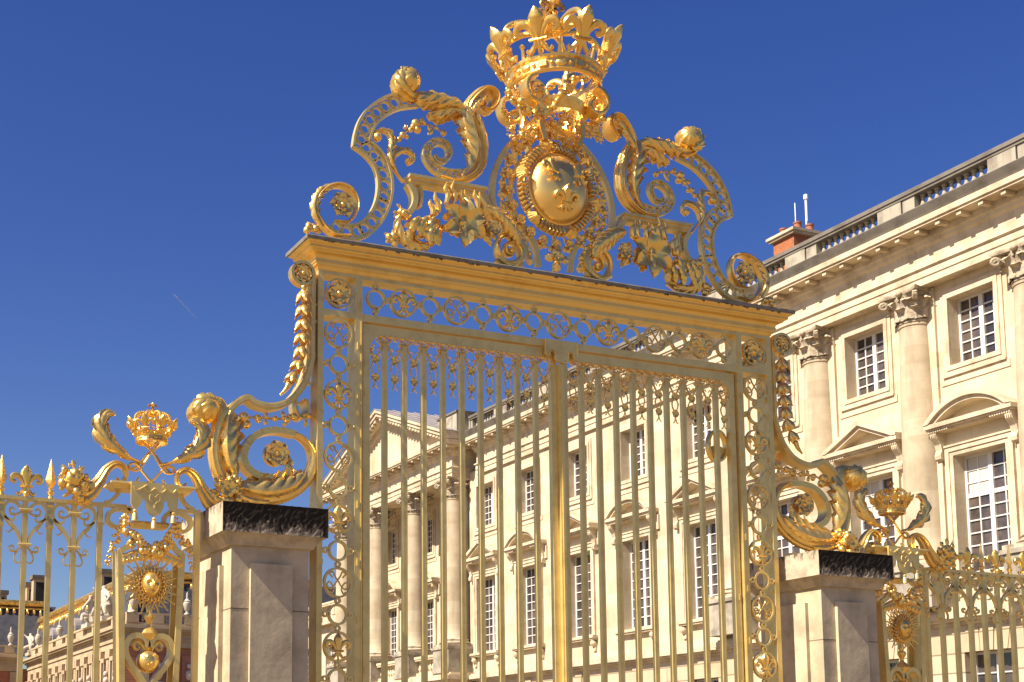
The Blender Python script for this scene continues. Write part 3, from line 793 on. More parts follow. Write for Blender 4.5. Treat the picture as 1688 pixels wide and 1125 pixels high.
    sweep(mb, P, [0.03, 0.045, 0.05, 0.045, 0.03], 0.07, CY, k=12, flute=0.2)
    leaf(mb, P[::1], [0.03, 0.09, 0.10, 0.08, 0.03], CY - 0.06, lobes=8, sides=(1, 0.4), frill=0.3)
    cluster(mb, zA([(560, 795)])[0], 0.085, 8, CY - 0.04, 0.4, 5); cluster(mb, zA([(515, 925)])[0], 0.085, 9, CY - 0.03, 0.4, 6)
    flower(mb, c, 0.07, CY - 0.06, n=5, d=0.4)
    mb.build('leafy_volute', GOLD, crest)
    mb = MB(mir)
    c = zA([(1128, 985)])[0]
    volute(mb, c, 0.21, 1.7, 60, 0.032, 0.07, CY, 1, 12)
    P = cat(zA([(1010, 800), (1060, 845), (1115, 880), (1165, 925), (1195, 985), (1170, 1035), (1110, 1050), (1060, 1020)]), 7)
    sweep(mb, P, [0.03, 0.045, 0.055, 0.05, 0.045, 0.035], 0.075, CY, k=14, flute=0.22)
    leaf(mb, cat(zA([(985, 770), (1040, 800), (1095, 850), (1140, 905), (1160, 960)]), 7), [0.06, 0.12, 0.13, 0.09, 0.03], CY - 0.08, lobes=7, sides=(1.0, 0.8), frill=0.3)
    mb.build('leafy_volute', GOLD, crest)
    # side strap of the medallion: two bars, leaf chain between
    st = cat(zC([(565, 140), (430, 162), (305, 245), (222, 370), (187, 520), (203, 645), (262, 760), (330, 850), (372, 940), (385, 1040)]), 8)
    mb = MB(mir); T, N = frame2(st)
    for h in (0.110, -0.110): sweep(mb, st + N * h, 0.030, 0.028, CY, rect=True)
    strap = mb.build('medallion_strap', GOLDS, crest, ang=30)
    mb = MB(mir); Q = resamp(st, 16)
    for i in range(15):
        d = Q[i + 1] - Q[i]; m = (Q[i] + Q[i + 1]) / 2
        leaf(mb, np.array([m - d * 0.42, m, m + d * 0.42]), [0.025, 0.05, 0.012], CY - 0.02, lobes=3, nt=16, nu=7, frill=0.4)
        ball(mb, (Q[i][0], CY - 0.03, Q[i][1]), 0.026, 8)
    mb.build('leaf_chain', GOLD, strap)

# shield in its wreath
sc = (XC, zC([(585, 525)])[0][1] * 0.995)
zsh = sc[1]
mb = MB()
V = []; F = []; nu, nv = 40, 14
for i in range(nv + 1):
    a = (PI / 2) * i / nv
    for q in range(nu):
        b = 2 * PI * q / nu
        V.append((XC + 0.365 * math.sin(a) * math.cos(b), CY - 0.10 - 0.20 * math.cos(a), zsh + 0.40 * math.sin(a) * math.sin(b)))
for i in range(nv):
    for q in range(nu): F.append((i * nu + q, (i + 1) * nu + q, (i + 1) * nu + (q + 1) % nu, i * nu + (q + 1) % nu)[::-1])
mb.add(V, F)
sweep(mb, arc((XC, zsh), 0.375, 0, 354, 47, 0.41), 0.022, 0.03, CY - 0.10, closed=True, k=8)
SHM = mat('polished_gold', (0.92, 0.62, 0.20), 0.32, 0.85, bump=0.05, bscale=6, bdist=0.02)
shield = mb.build('shield', SHM, crest)
for dx, dz, rz, tl in ((-0.16, 0.16, 0.42, 0.30), (0.17, 0.15, -0.42, 0.30), (0.0, -0.17, 0.0, -0.32)):
    mb = MB()
    yy = CY - 0.10 - 0.20 * math.sqrt(max(0.05, 1 - (dx / 0.365) ** 2 - (dz / 0.40) ** 2)) - 0.012
    fleur(mb, Matrix.Translation((XC + dx, yy, zsh + dz)) @ Matrix.Rotation(-dx * 1.6, 4, 'Z') @ Matrix.Rotation(-dz * 1.6, 4, 'X') @ Matrix.Translation((0, 0, -0.16)), 0.32)
    mb.build('fleur_de_lis', GOLDB, shield)
mb = MB()
for i in range(60):
    a = 2 * PI * i / 60
    if i % 10 < 7:
        P = [(XC + r * math.cos(a + t), CY - 0.09 + y2, zsh + (r + 0.03) * math.sin(a + t)) for r, t, y2 in ((0.40, -0.02, 0.03), (0.43, 0.0, -0.05), (0.48, 0.025, -0.05), (0.505, 0.045, 0.03))]
        tube3(mb, P, [0.014, 0.019, 0.019, 0.014], 7)
sweep(mb, arc((XC, zsh), 0.45, 0, 354, 47, 0.48), 0.05, 0.03, CY - 0.05, closed=True, k=8)
mb.build('twisted_wreath', GOLD, crest)
mb = MB()
for i in range(6):
    mb = MB()
    a = 2 * PI * (i * 10 + 8) / 60
    c = (XC + 0.46 * math.cos(a), zsh + 0.49 * math.sin(a))
    for j in range(7):
        b = a + (j - 3) * 0.33
        P = [(c[0] - 0.05 * math.cos(a), CY - 0.12, c[1] - 0.05 * math.sin(a)), (c[0] + 0.03 * math.cos(b), CY - 0.18, c[1] + 0.03 * math.sin(b)), (c[0] + 0.085 * math.cos(b), CY - 0.13, c[1] + 0.085 * math.sin(b))]
        tube3(mb, P, [0.012, 0.021, 0.020], 7)
        ball(mb, P[2], 0.021, 7)
    mb.build('wreath_shell', GOLDB, crest)
for i in range(22):
    a = 2 * PI * (i + 0.5) / 22; mb = MB()
    c = (XC + 0.60 * math.cos(a), zsh + 0.02 + 0.645 * math.sin(a))
    flower(mb, c, 0.062, CY - 0.04, n=5, d=0.5, a0=a, centre=0.3)
    for k in range(3):
        b = a + (k - 1) * 0.9
        leaf(mb, cat([c, (c[0] + 0.05 * math.cos(b), c[1] + 0.05 * math.sin(b)), (c[0] + 0.095 * math.cos(b + 0.2), c[1] + 0.095 * math.sin(b + 0.2))], 4), [0.012, 0.034, 0.008], CY - 0.02, lobes=3, nt=14, nu=7, frill=0.5)
    sweep(mb, np.array([(XC + 0.50 * math.cos(a), zsh + 0.53 * math.sin(a)), c]), 0.008, 0.015, CY, k=5)
    mb.build('wreath_rosette', GOLD, crest)
mb = MB()
c = zC([(585, 1000)])[0]; c = (XC + 0.01, c[1])
for a in (0, 90, 180, 270):
    leaf(mb, cat([c, (c[0] + 0.06 * math.cos(R(a)), c[1] + 0.06 * math.sin(R(a))), (c[0] + 0.15 * math.cos(R(a)), c[1] + 0.15 * math.sin(R(a)))], 4), [0.03, 0.06, 0.02], CY - 0.05, lobes=3, nt=16, nu=7)
flower(mb, c, 0.07, CY - 0.08, n=5)
sweep(mb, np.array([(XC, ctop), (XC, c[1] - 0.05)]), [0.035, 0.02], 0.03, CY, k=8)
sweep(mb, np.array([(XC, c[1] + 0.05), (XC, zsh - 0.5)]), 0.02, 0.03, CY, k=8)
mb.build('pendant_cross', GOLD, crest)

# fruit and leaves at the head of the medallion
mb = MB(); rng = random.Random(21)
for (a, b, r) in ((455, 75, .075), (520, 85, .08), (585, 70, .085), (650, 85, .08), (400, 105, .075), (350, 140, .07), (300, 175, .065), (710, 120, .075), (770, 150, .07), (825, 185, .06)):
    cluster(mb, zC([(a, b)])[0], r, 10, CY - 0.10 - 0.06 * rng.random(), 0.34, 8)
mb.build('fruit_cresting', GOLD, crest)

# crown
def crown(parent, cx, cy, z0, r, H, name='crown', m=GOLD, nfl=8, hi=True, a0=0.25):
    mb = MB()
    bh = 0.19 * H / 0.62
    prof = [(r * 0.93, 0), (r * 1.0, 0), (r * 1.025, bh * 0.10), (r * 0.985, bh * 0.2), (r * 0.985, bh * 0.78), (r * 1.03, bh * 0.86), (r * 1.04, bh), (r * 0.95, bh), (r * 0.93, bh * 0.8), (r * 0.93, 0.001)]
    V = []; F = []; k = 48 if hi else 24; n = len(prof)
    for q in range(k):
        a = 2 * PI * q / k
        for p in prof: V.append((cx + p[0] * math.cos(a), cy + p[0] * math.sin(a), z0 + p[1]))
    for q in range(k):
        for i in range(n - 1): F.append((q * n + i, ((q + 1) % k) * n + i, ((q + 1) % k) * n + i + 1, q * n + i + 1))
    mb.add(V, F)
    ng = 16 if hi else 12
    for i in range(ng):
        a = 2 * PI * i / ng
        M = Matrix.Translation((cx + r * 0.99 * math.cos(a), cy + r * 0.99 * math.sin(a), z0 + bh * 0.48)) @ Matrix.Rotation(a, 4, 'Z')
        if i % 2: ball(mb, (0, 0, 0), r * 0.12, 12, sx=0.35, sy=1.0, sz=0.62, M=M)
        else: box(mb, -r * .02, r * 0.05, -r * 0.085, r * 0.085, -r * 0.07, r * 0.07, M)
        M2 = Matrix.Translation((cx + r * math.cos(a + PI / ng), cy + r * math.sin(a + PI / ng), z0 + bh * 0.48))
        ball(mb, (0, 0, 0), r * 0.045, 8, M=M2)
    cr = mb.build(name, m, parent)
    zb = z0 + bh
    fh = H * 0.86
    for i in range(nfl):
        a = 2 * PI * (i + a0) / nfl
        mb = MB()
        M = Matrix.Translation((cx + r * 1.0 * math.cos(a), cy + r * 1.0 * math.sin(a), zb - 0.01)) @ Matrix.Rotation(a + PI / 2, 4, 'Z') @ Matrix.Rotation(R(30), 4, 'X')
        fleur(mb, M, fh)
        # small trefoil between two fleurs
        b = a + PI / nfl
        M = Matrix.Translation((cx + r * math.cos(b), cy + r * math.sin(b), zb - 0.01)) @ Matrix.Rotation(b + PI / 2, 4, 'Z') @ Matrix.Rotation(R(14), 4, 'X')
        sweep_m = MB(); s = fh
        sweep(sweep_m, np.array([(0, 0), (0, 0.12 * s), (0, 0.27 * s)]), [0.06 * s, 0.05 * s, 0.03 * s], 0.035 * s, 0, k=8)
        for sg in (1, -1):
            sweep(sweep_m, cat([(0, 0.02 * s), (sg * 0.14 * s, 0.02 * s), (sg * 0.24 * s, 0.14 * s)], 4), [0.035 * s, 0.035 * s, 0.025 * s], 0.03 * s, 0, k=6)
        ball(sweep_m, (0, 0, 0.30 * s), 0.06 * s, 8)
        mb.add(np.concatenate(sweep_m.v), sweep_m.f, M)
        mb.build('crown_fleur', m, cr)
        mb = MB()
        ra = r * 1.28
        zt = zb + fh * 0.80
        P = cat([(cx + r * q * math.cos(a), cy + r * q * math.sin(a), zb + fh * zz) for q, zz in ((1.0, 0.05), (1.08, 0.35), (1.16, 0.62), (1.14, 0.86), (0.95, 1.02), (0.6, 1.10), (0.08, 1.0))], 6)
        tube3(mb, P, 0.034 * r / 0.53 if hi else 0.04 * r / 0.53, 8)
        if not hi:
            for p in P[6::2]: ball(mb, p, 0.055 * r / 0.53, 6)
        mb.build('crown_arch', m, cr)
    mb = MB()
    zt = zb + fh * 1.0
    lathe(mb, [(0.02 * r, -0.10 * r), (0.14 * r, -0.06 * r), (0.22 * r, 0.02 * r), (0.24 * r, 0.12 * r), (0.12 * r, 0.26 * r), (0.13 * r, 0.32 * r), (0.03 * r, 0.36 * r)], (cx, cy, zt), 16)
    for t in range(4): fleur(mb, Matrix.Translation((cx, cy, zt + 0.28 * r)) @ Matrix.Rotation(t * PI / 2, 4, 'Z'), 0.62 * r)
    mb.build('crown_finial', m, cr)
    return cr
crown(crest, 8.27, CY, 7.755, 0.53, 0.62, m=GOLD, a0=0.96)

# brackets carrying the crown, with hanging garlands
for sx, sy in ((-1, -1), (1, -1), (-1, 1), (1, 1)):
    mb = MB(); yy = CY + sy * 0.27; cx = 8.25 + sx * 0.36
    V0 = cat([(cx + sx * 0.03, 7.745), (cx + sx * 0.12, 7.69), (cx + sx * 0.17, 7.58), (cx + sx * 0.12, 7.46), (cx + sx * 0.01, 7.42), (cx - sx * 0.06, 7.49), (cx - sx * 0.02, 7.57), (cx + sx * 0.05, 7.54)], 8)
    sweep(mb, V0, [0.035, 0.034, 0.032, 0.03, 0.026, 0.022, 0.016], [0.08, 0.10, 0.10, 0.09, 0.08, 0.06], yy, k=14, flute=0.18)
    P = cat([(cx - sx * 0.02, 7.44), (cx - sx * 0.10, 7.36), (cx - sx * 0.09, 7.22), (cx - sx * 0.14, 7.06)], 6)
    sweep(mb, P, [0.032, 0.028, 0.026], [0.05, 0.04], yy * 0.6 + CY * 0.4, rect=True)
    mb.build('crown_bracket', GOLD, crest)
mb = MB(); V0 = arc((8.25, CY), 0.34, 0, 350, 35); V = []; F = []
for p in V0:
    for (dr, dz) in ((1.0, 7.40), (1.04, 7.42), (1.12, 7.53), (1.08, 7.54)):
        V.append((8.25 + (p[0] - 8.25) * dr, CY + (p[1] - CY) * dr, dz))
n = len(V0)
for q in range(n):
    for i in range(4): F.append((q * 4 + i, ((q + 1) % n) * 4 + i, ((q + 1) % n) * 4 + (i + 1) % 4, q * 4 + (i + 1) % 4))
mb.add(V, F)
mb.build('lower_hoop', GOLD, crest)
mb = MB(); rng = random.Random(31)
zBn = zm(760, 0, 0.2045, CY - 0.35)
for (a, b, r) in ((400, 740, .045), (440, 790, .05), (490, 830, .055), (545, 880, .065), (600, 920, .065), (660, 900, .065), (720, 870, .06), (780, 810, .055), (830, 760, .055), (880, 700, .055), (925, 640, .05)):
    cluster(mb, zBn([(a, b)])[0], r, 9, CY - 0.30, 0.40, 7)
for p in ((540, 890), (480, 820), (750, 860), (800, 770)):
    q = zBn([p])[0]; ball(mb, (q[0], CY - 0.36, q[1]), 0.042, 12)
flower(mb, zBn([(640, 890)])[0], 0.085, CY - 0.36, n=6, d=0.4)
mb.build('garland', GOLDB, crest)
zBr = zm(760, 0, 0.2045, CY - 0.10)
mb = MB()
for (a, b, r) in ((1050, 790, .055), (1080, 835, .075), (1095, 890, .085), (1095, 945, .085), (1080, 1000, .08), (1050, 1045, .07), (1005, 1075, .065), (950, 1085, .06)):
    cluster(mb, zBr([(a, b)])[0], r, 11, CY - 0.12, 0.32, 8)
mb.build('garland', GOLD, crest)
mb = MB()
for (a, b, r) in ((345, 895, .036), (370, 925, .042), (388, 975, .048), (395, 1030, .05), (395, 1080, .05), (425, 1110, .05)):
    cluster(mb, zBr([(a, b)])[0], r, 8, CY - 0.10, 0.38, 6)
mb.build('garland', GOLD, crest)
for a0, b0, a1, b1 in ((930, 830, 915, 1080), (480, 860, 485, 1060)):
    P = cat(zB([(a0, b0), ((a0 + a1) / 2 + 14, (b0 + b1) / 2), (a1, b1)]), 6); mb = MB()
    sweep(mb, P, [0.03, 0.02, 0.03], 0.04, CY, k=10)
    mb.build('crown_stay', GOLD, crest)

# ================================================================== stone piers
def pier(mir, label):
    cx = 4.68 if not mir else 2 * XC - 4.68
    t = thing('stone_pier', label, 'pier', (cx, 13.1, GZ), 'stone piers of the gateway')
    x0, x1, y0, y1 = 4.28, 5.08, 12.60, 13.64
    mb = MB(mir)
    box(mb, x0, x1, y0, y1, GZ, 2.16)
    o = mb.build('shaft', PIERST, t, smooth=False)
    for j in (1.545, 0.62, -0.3):
        mb = MB(mir); box(mb, x0 - 0.002, x1 + 0.002, y0 - 0.002, y1 + 0.002, j - 0.0045, j + 0.0045); mb.build('mortar_joint', MORTAR, o, smooth=False)
    # raised panels on the faces
    mb = MB(mir)
    box(mb, 4.465, 4.895, y0 - 0.045, y0 - 0.003, GZ + 0.5, 1.985)
    mb.build('panel', PIERST, t, smooth=False)
    mb = MB(mir)
    xf = (x0 - 0.045, x0 - 0.003) if not mir else (x1 + 0.003, x1 + 0.045)
    box(mb, xf[0], xf[1], y0 + 0.22, y1 - 0.22, GZ + 0.5, 1.985)
    mb.build('panel', PIERST, t, smooth=False)
    mb = MB(mir); V, F = moulding([(0.13, 0.11), (0.115, 0.10), (0.085, 0.075), (0.05, 0.03), (0.035, 0.0), (0.002, -0.006)], x0, x1, y0, y1, 2.155); mb.add(V, F)
    mb.build('neck_moulding', PCAP, t, ang=25)
    # cap block: black crust on the face away from the sun, paler left face
    rng = random.Random(9 + mir)
    mb = MB(mir)
    a0, a1, b0, b1, z0, z1 = x0 - 0.14, x1 + 0.145, y0 - 0.145, y1 + 0.145, 2.262, 2.548
    nx, nz = 40, 10
    V = []; 
    for j in range(nz + 1):
        for i in range(nx + 1):
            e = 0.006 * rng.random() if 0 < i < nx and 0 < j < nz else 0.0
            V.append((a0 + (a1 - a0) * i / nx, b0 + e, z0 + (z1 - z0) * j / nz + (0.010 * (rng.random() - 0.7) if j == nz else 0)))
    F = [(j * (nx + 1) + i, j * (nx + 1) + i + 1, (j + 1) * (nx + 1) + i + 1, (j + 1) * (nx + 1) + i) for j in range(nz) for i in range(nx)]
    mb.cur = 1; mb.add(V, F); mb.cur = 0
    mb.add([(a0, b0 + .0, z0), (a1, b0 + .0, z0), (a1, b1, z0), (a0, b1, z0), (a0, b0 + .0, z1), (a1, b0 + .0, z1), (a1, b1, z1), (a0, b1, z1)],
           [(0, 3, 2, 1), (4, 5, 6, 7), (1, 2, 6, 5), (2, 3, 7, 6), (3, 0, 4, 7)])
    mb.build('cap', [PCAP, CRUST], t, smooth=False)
    return t
pier(False, 'square stone pier with a black-crusted cap, left of the gate, next to the open sky')
pier(True, 'square stone pier with a black-crusted cap, right of the gate, before the palace columns')

# ================================================================== scroll brackets on the piers
def scroll_bracket(mir, label):
    t = thing('scroll_bracket', label, 'bracket', ((4.6 if not mir else 2 * XC - 4.6), 13.1, 2.548), 'golden scrolls on the piers')
    Y = 13.08
    h = zm(300, 600, 0.26667, Y)
    mb = MB(mir)
    ol = cat(h([(120, 345), (95, 320), (85, 280), (100, 245), (140, 230), (185, 238), (225, 268)]), 7)
    sweep(mb, ol, [0.02, 0.04, 0.05, 0.055, 0.055, 0.06, 0.06], [0.05, 0.09, 0.12, 0.13, 0.12, 0.10, 0.08], Y, k=24, flute=0.2, nf=6)
    q = h([(132, 292)])[0]
    lathe(mb, [(0.03, -0.18), (0.09, -0.165), (0.125, -0.10), (0.135, 0.0), (0.125, 0.09), (0.08, 0.15), (0.02, 0.17)], (0, 0, 0), 44, Matrix.Translation((q[0], Y - 0.02, q[1])) @ Matrix.Rotation(R(70), 4, 'X') @ Matrix.Rotation(R(25), 4, 'Y'), lob=0.06, nl=11)
    leaf(mb, cat(h([(215, 262), (165, 240), (115, 245), (85, 290), (105, 350)]), 6), [0.05, 0.09, 0.11, 0.10, 0.02], Y - 0.12, lobes=6, sides=(0.8, 0.9))
    mb.build('shell_curl', GOLDB, t)
    mb = MB(mir)
    bd = cat(h([(175, 232), (225, 255), (240, 320), (222, 410), (205, 500), (208, 590), (240, 690), (310, 770), (420, 822), (540, 830), (660, 800), (755, 730), (800, 640), (798, 550), (750, 475), (670, 430), (590, 415)]), 8)
    sweep(mb, bd, [0.06, 0.075, 0.08, 0.075, 0.07, 0.075, 0.085, 0.09, 0.09, 0.08, 0.07, 0.06, 0.05, 0.042, 0.036, 0.032], [0.08, 0.10, 0.10, 0.10, 0.10, 0.10, 0.09, 0.08, 0.07, 0.07], Y, k=22, flute=0.2, nf=5)
    inner = cat(h([(690, 440), (590, 418), (500, 425), (425, 465), (378, 540), (375, 610), (415, 670), (490, 705), (570, 705), (650, 670)]), 8)
    sweep(mb, inner, [0.03, 0.034, 0.036, 0.036, 0.032], 0.075, Y, rect=True)
    mb.build('great_scroll', GOLD, t, ang=35)
    mb = MB(mir)
    leaf(mb, cat(h([(320, 730), (275, 640), (252, 550), (250, 450), (262, 370), (285, 300)]), 8), [0.06, 0.19, 0.23, 0.23, 0.18, 0.04], Y - 0.06, lobes=5, sides=(1.0, 0.30), frill=0.3, lean=0.55, cut=0.9)
    mb.build('acanthus_leaf', GOLD, t)
    mb = MB(mir)
    leaf(mb, cat(h([(260, 740), (340, 775), (450, 800), (560, 800), (670, 765), (750, 690)]), 8), [0.06, 0.18, 0.23, 0.22, 0.16, 0.04], Y - 0.06, lobes=6, sides=(0.35, 1.0), frill=0.3, lean=0.6, cut=0.9)
    leaf(mb, cat(h([(260, 700), (300, 790), (400, 850), (520, 865)]), 7), [0.03, 0.08, 0.09, 0.03], Y - 0.08, lobes=6, sides=(0.7, 0.7))
    mb.build('acanthus_leaf', GOLD, t)
    mb = MB(mir)
    st = cat(h([(735, 660), (700, 700), (665, 675), (655, 625), (660, 590), (630, 570)]), 7)
    sweep(mb, st, [0.02, 0.03, 0.035, 0.035, 0.03], 0.04, Y, k=10, flute=0.2)
    leaf(mb, cat(h([(670, 600), (655, 640), (680, 700), (715, 690)]), 5), [0.03, 0.06, 0.06, 0.02], Y - 0.04, lobes=5)
    flower(mb, h([(575, 562)])[0], 0.145, Y - 0.03, n=7, d=0.4, layers=2, centre=0.2)
    plate(mb, arc(h([(575, 562)])[0], 0.12, 0, 340, 18), Y - 0.01, Y + 0.05)
    mb.build('flower_stalk', GOLD, t)
    mb = MB(mir)
    P = cat(h([(335, 365), (440, 330), (560, 340), (680, 338), (820, 330)]), 6)
    sweep(mb, P, 0.013, 0.013, Y, k=6)
    for (a, b), r in zip([(378, 335), (395, 375), (350, 370), (465, 335), (470, 352), (520, 330), (572, 340), (645, 348), (690, 330), (660, 330), (730, 335), (785, 325), (625, 335)], [.058, .05, .03, .036, .03, .022, .032, .04, .042, .03, .025, .03, .022]):
        q = h([(a, b)])[0]; ball(mb, (q[0], Y - 0.01, q[1]), r, 12)
    for a, b, c, d in ((505, 340, 520, 300), (505, 345, 510, 380), (625, 330, 610, 298), (630, 350, 625, 390), (760, 340, 755, 395), (740, 325, 775, 300), (300, 385, 345, 372)):
        leaf(mb, cat(h([(a, b), ((a + c) / 2 + 4, (b + d) / 2), (c, d)]), 4), [0.014, 0.028, 0.006], Y - 0.02, lobes=2, nt=12, nu=5)
    mb.build('berry_spray', GOLD, t)
    mb = MB(mir)
    for a, b, r in ((180, 815, .085), (215, 775, .09), (250, 800, .09), (270, 755, .085), (305, 790, .085), (225, 835, .08), (300, 740, .07)):
        cluster(mb, h([(a, b)])[0], r, 8, Y - 0.10, 0.36, 6)
    flower(mb, h([(245, 790)])[0], 0.09, Y - 0.18, n=5, d=0.4)
    mb.build('fruit_cluster', GOLDB, t)
    mb = MB(mir)
    b0 = h([(170, 905)])[0]; b1 = h([(690, 905)])[0]
    box(mb, b0[0], b1[0], Y - 0.06, Y + 0.08, 2.548, 2.60)
    mb.build('foot_rail', GOLDS, t, smooth=False)
    return t
scroll_bracket(False, 'golden acanthus scroll with a flower in its spiral, on the left pier before blue sky')
scroll_bracket(True, 'golden acanthus scroll with a flower in its spiral, on the right pier before cream columns')

# ================================================================== railings and the sun pilasters
FP = 0.232
def railing(mir, label, n):
    t = thing('railing_panel', label, 'railing', ((2.3 if not mir else 2 * XC - 2.3), GD, GZ), 'spear-topped golden railings')
    yA, yB = GD, GD + 0.05
    xe = 3.073 - FP * (n + 0.6)
    mb = MB(mir); box(mb, xe, 3.066, yA - 0.012, yB + 0.012, 2.508, 2.543)
    mb.build('rail', GOLDS, t, smooth=False)
    mb = MB(mir); box(mb, xe, 3.066, yA - 0.01, yB + 0.01, -0.9, -0.86); mb.build('rail', GOLDS, t, smooth=False)
    for i in range(1, n + 1):
        x = 3.073 - FP * i; w = 0.0245
        mb = MB(mir); box(mb, x - w, x + w, yA, yB, GZ, 2.508); mb.build('bar', GOLDS, t, smooth=False)
        mb = MB(mir)
        M = Matrix.Translation((x, yA + 0.025, 2.543))
        if i % 2 == 0:                                # spear on a collared socket
            sp = [(0.012, 0.10), (0.03, 0.12), (0.052, 0.165), (0.047, 0.19), (0.002, 0.385)]
            V = []; F = []
            for r, z in sp:
                for q in range(4):
                    a = PI / 2 * q; V.append((r * math.cos(a), r * 0.75 * math.sin(a), z))
            for k in range(len(sp) - 1):
                for q in range(4): F.append((k * 4 + q, k * 4 + (q + 1) % 4, (k + 1) * 4 + (q + 1) % 4, (k + 1) * 4 + q))
            F.append((3, 2, 1, 0)); mb.add(V, F, M @ Matrix.Rotation(0.0, 4, 'Z'))
            lathe(mb, [(0.022, 0.0), (0.030, 0.01), (0.018, 0.03), (0.032, 0.05), (0.036, 0.065), (0.018, 0.085), (0.026, 0.1), (0.012, 0.115)], (0, 0, 0), 12, M)
            lathe(mb, [(0.034, -0.215), (0.036, -0.20), (0.030, -0.19), (0.028, -0.06), (0.036, -0.05), (0.036, -0.03), (0.03, -0.01)], (0, 0, 0), 4, M @ Matrix.Rotation(PI / 4, 4, 'Z') @ Matrix.Scale(1.35, 4))
            mb.build('spear_finial', GOLD, t, ang=25)
        else:
            if i > 1:
                fleur(mb, Matrix.Translation((x, yA + 0.02, 2.535)), 0.315)
                ball(mb, (x, yA, 2.57), 0.03, 10)
                mb.build('fleur_finial', GOLDB, t)
            mb = MB(mir)
            for zc, w in ((2.415, 0.062), (2.085, 0.062)):
                box(mb, x - w, x + w, yA - 0.012, yA - 0.001, zc - 0.012, zc + 0.012)
                sweep(mb, np.array([(x - w, zc), (x + w, zc)]), 0.014, 0.016, yA - 0.012, k=6)
            for s in (-1, 1):
                f = lambda L: cat([(x + s * a * FP, z) for a, z in L], 5)
                sweep(mb, f([(0.16, 2.10), (0.20, 2.16), (0.38, 2.235), (0.62, 2.29), (0.84, 2.345)]), [0.008, 0.014, 0.017, 0.013], 0.02, yA + 0.02, rect=True)
                sweep(mb, f([(0.62, 2.275), (0.50, 2.235), (0.62, 2.20), (0.74, 2.21)]), [0.012, 0.008, 0.004], 0.014, yA + 0.02, k=6)
                sweep(mb, f([(0.85, 2.33), (0.80, 2.32), (0.52, 2.325), (0.42, 2.36), (0.50, 2.375)][::-1]) if False else f([(0.42, 2.352), (0.46, 2.318), (0.62, 2.318), (0.80, 2.345), (0.88, 2.40), (0.82, 2.455), (0.62, 2.495), (0.40, 2.485), (0.22, 2.45), (0.14, 2.42)]), [0.006, 0.010, 0.013, 0.015, 0.014, 0.012], 0.02, yA + 0.02, rect=True)
                sweep(mb, f([(0.14, 2.405), (0.32, 2.375), (0.56, 2.375), (0.62, 2.41), (0.52, 2.435), (0.42, 2.415)]), [0.011, 0.013, 0.011, 0.007], 0.02, yA + 0.02, k=6)
                sweep(mb, f([(0.14, 2.07), (0.30, 2.03), (0.52, 2.025), (0.58, 2.06), (0.46, 2.075), (0.40, 2.05)]), [0.010, 0.012, 0.010, 0.006], 0.02, yA + 0.02, k=6)
                sweep(mb, f([(0.24, 2.04), (0.38, 1.975), (0.36, 1.93), (0.22, 1.915), (0.12, 1.93)]), [0.010, 0.009, 0.008, 0.005], 0.018, yA + 0.02, k=6)
            mb.build('bar_scrolls', GOLDS, t, ang=30)
    return t
railing(False, 'gilded railing topped with spears and lilies, left of the sun pilaster under blue sky', 6)
railing(True, 'gilded railing topped with spears and lilies, at the right edge before the palace windows', 8)

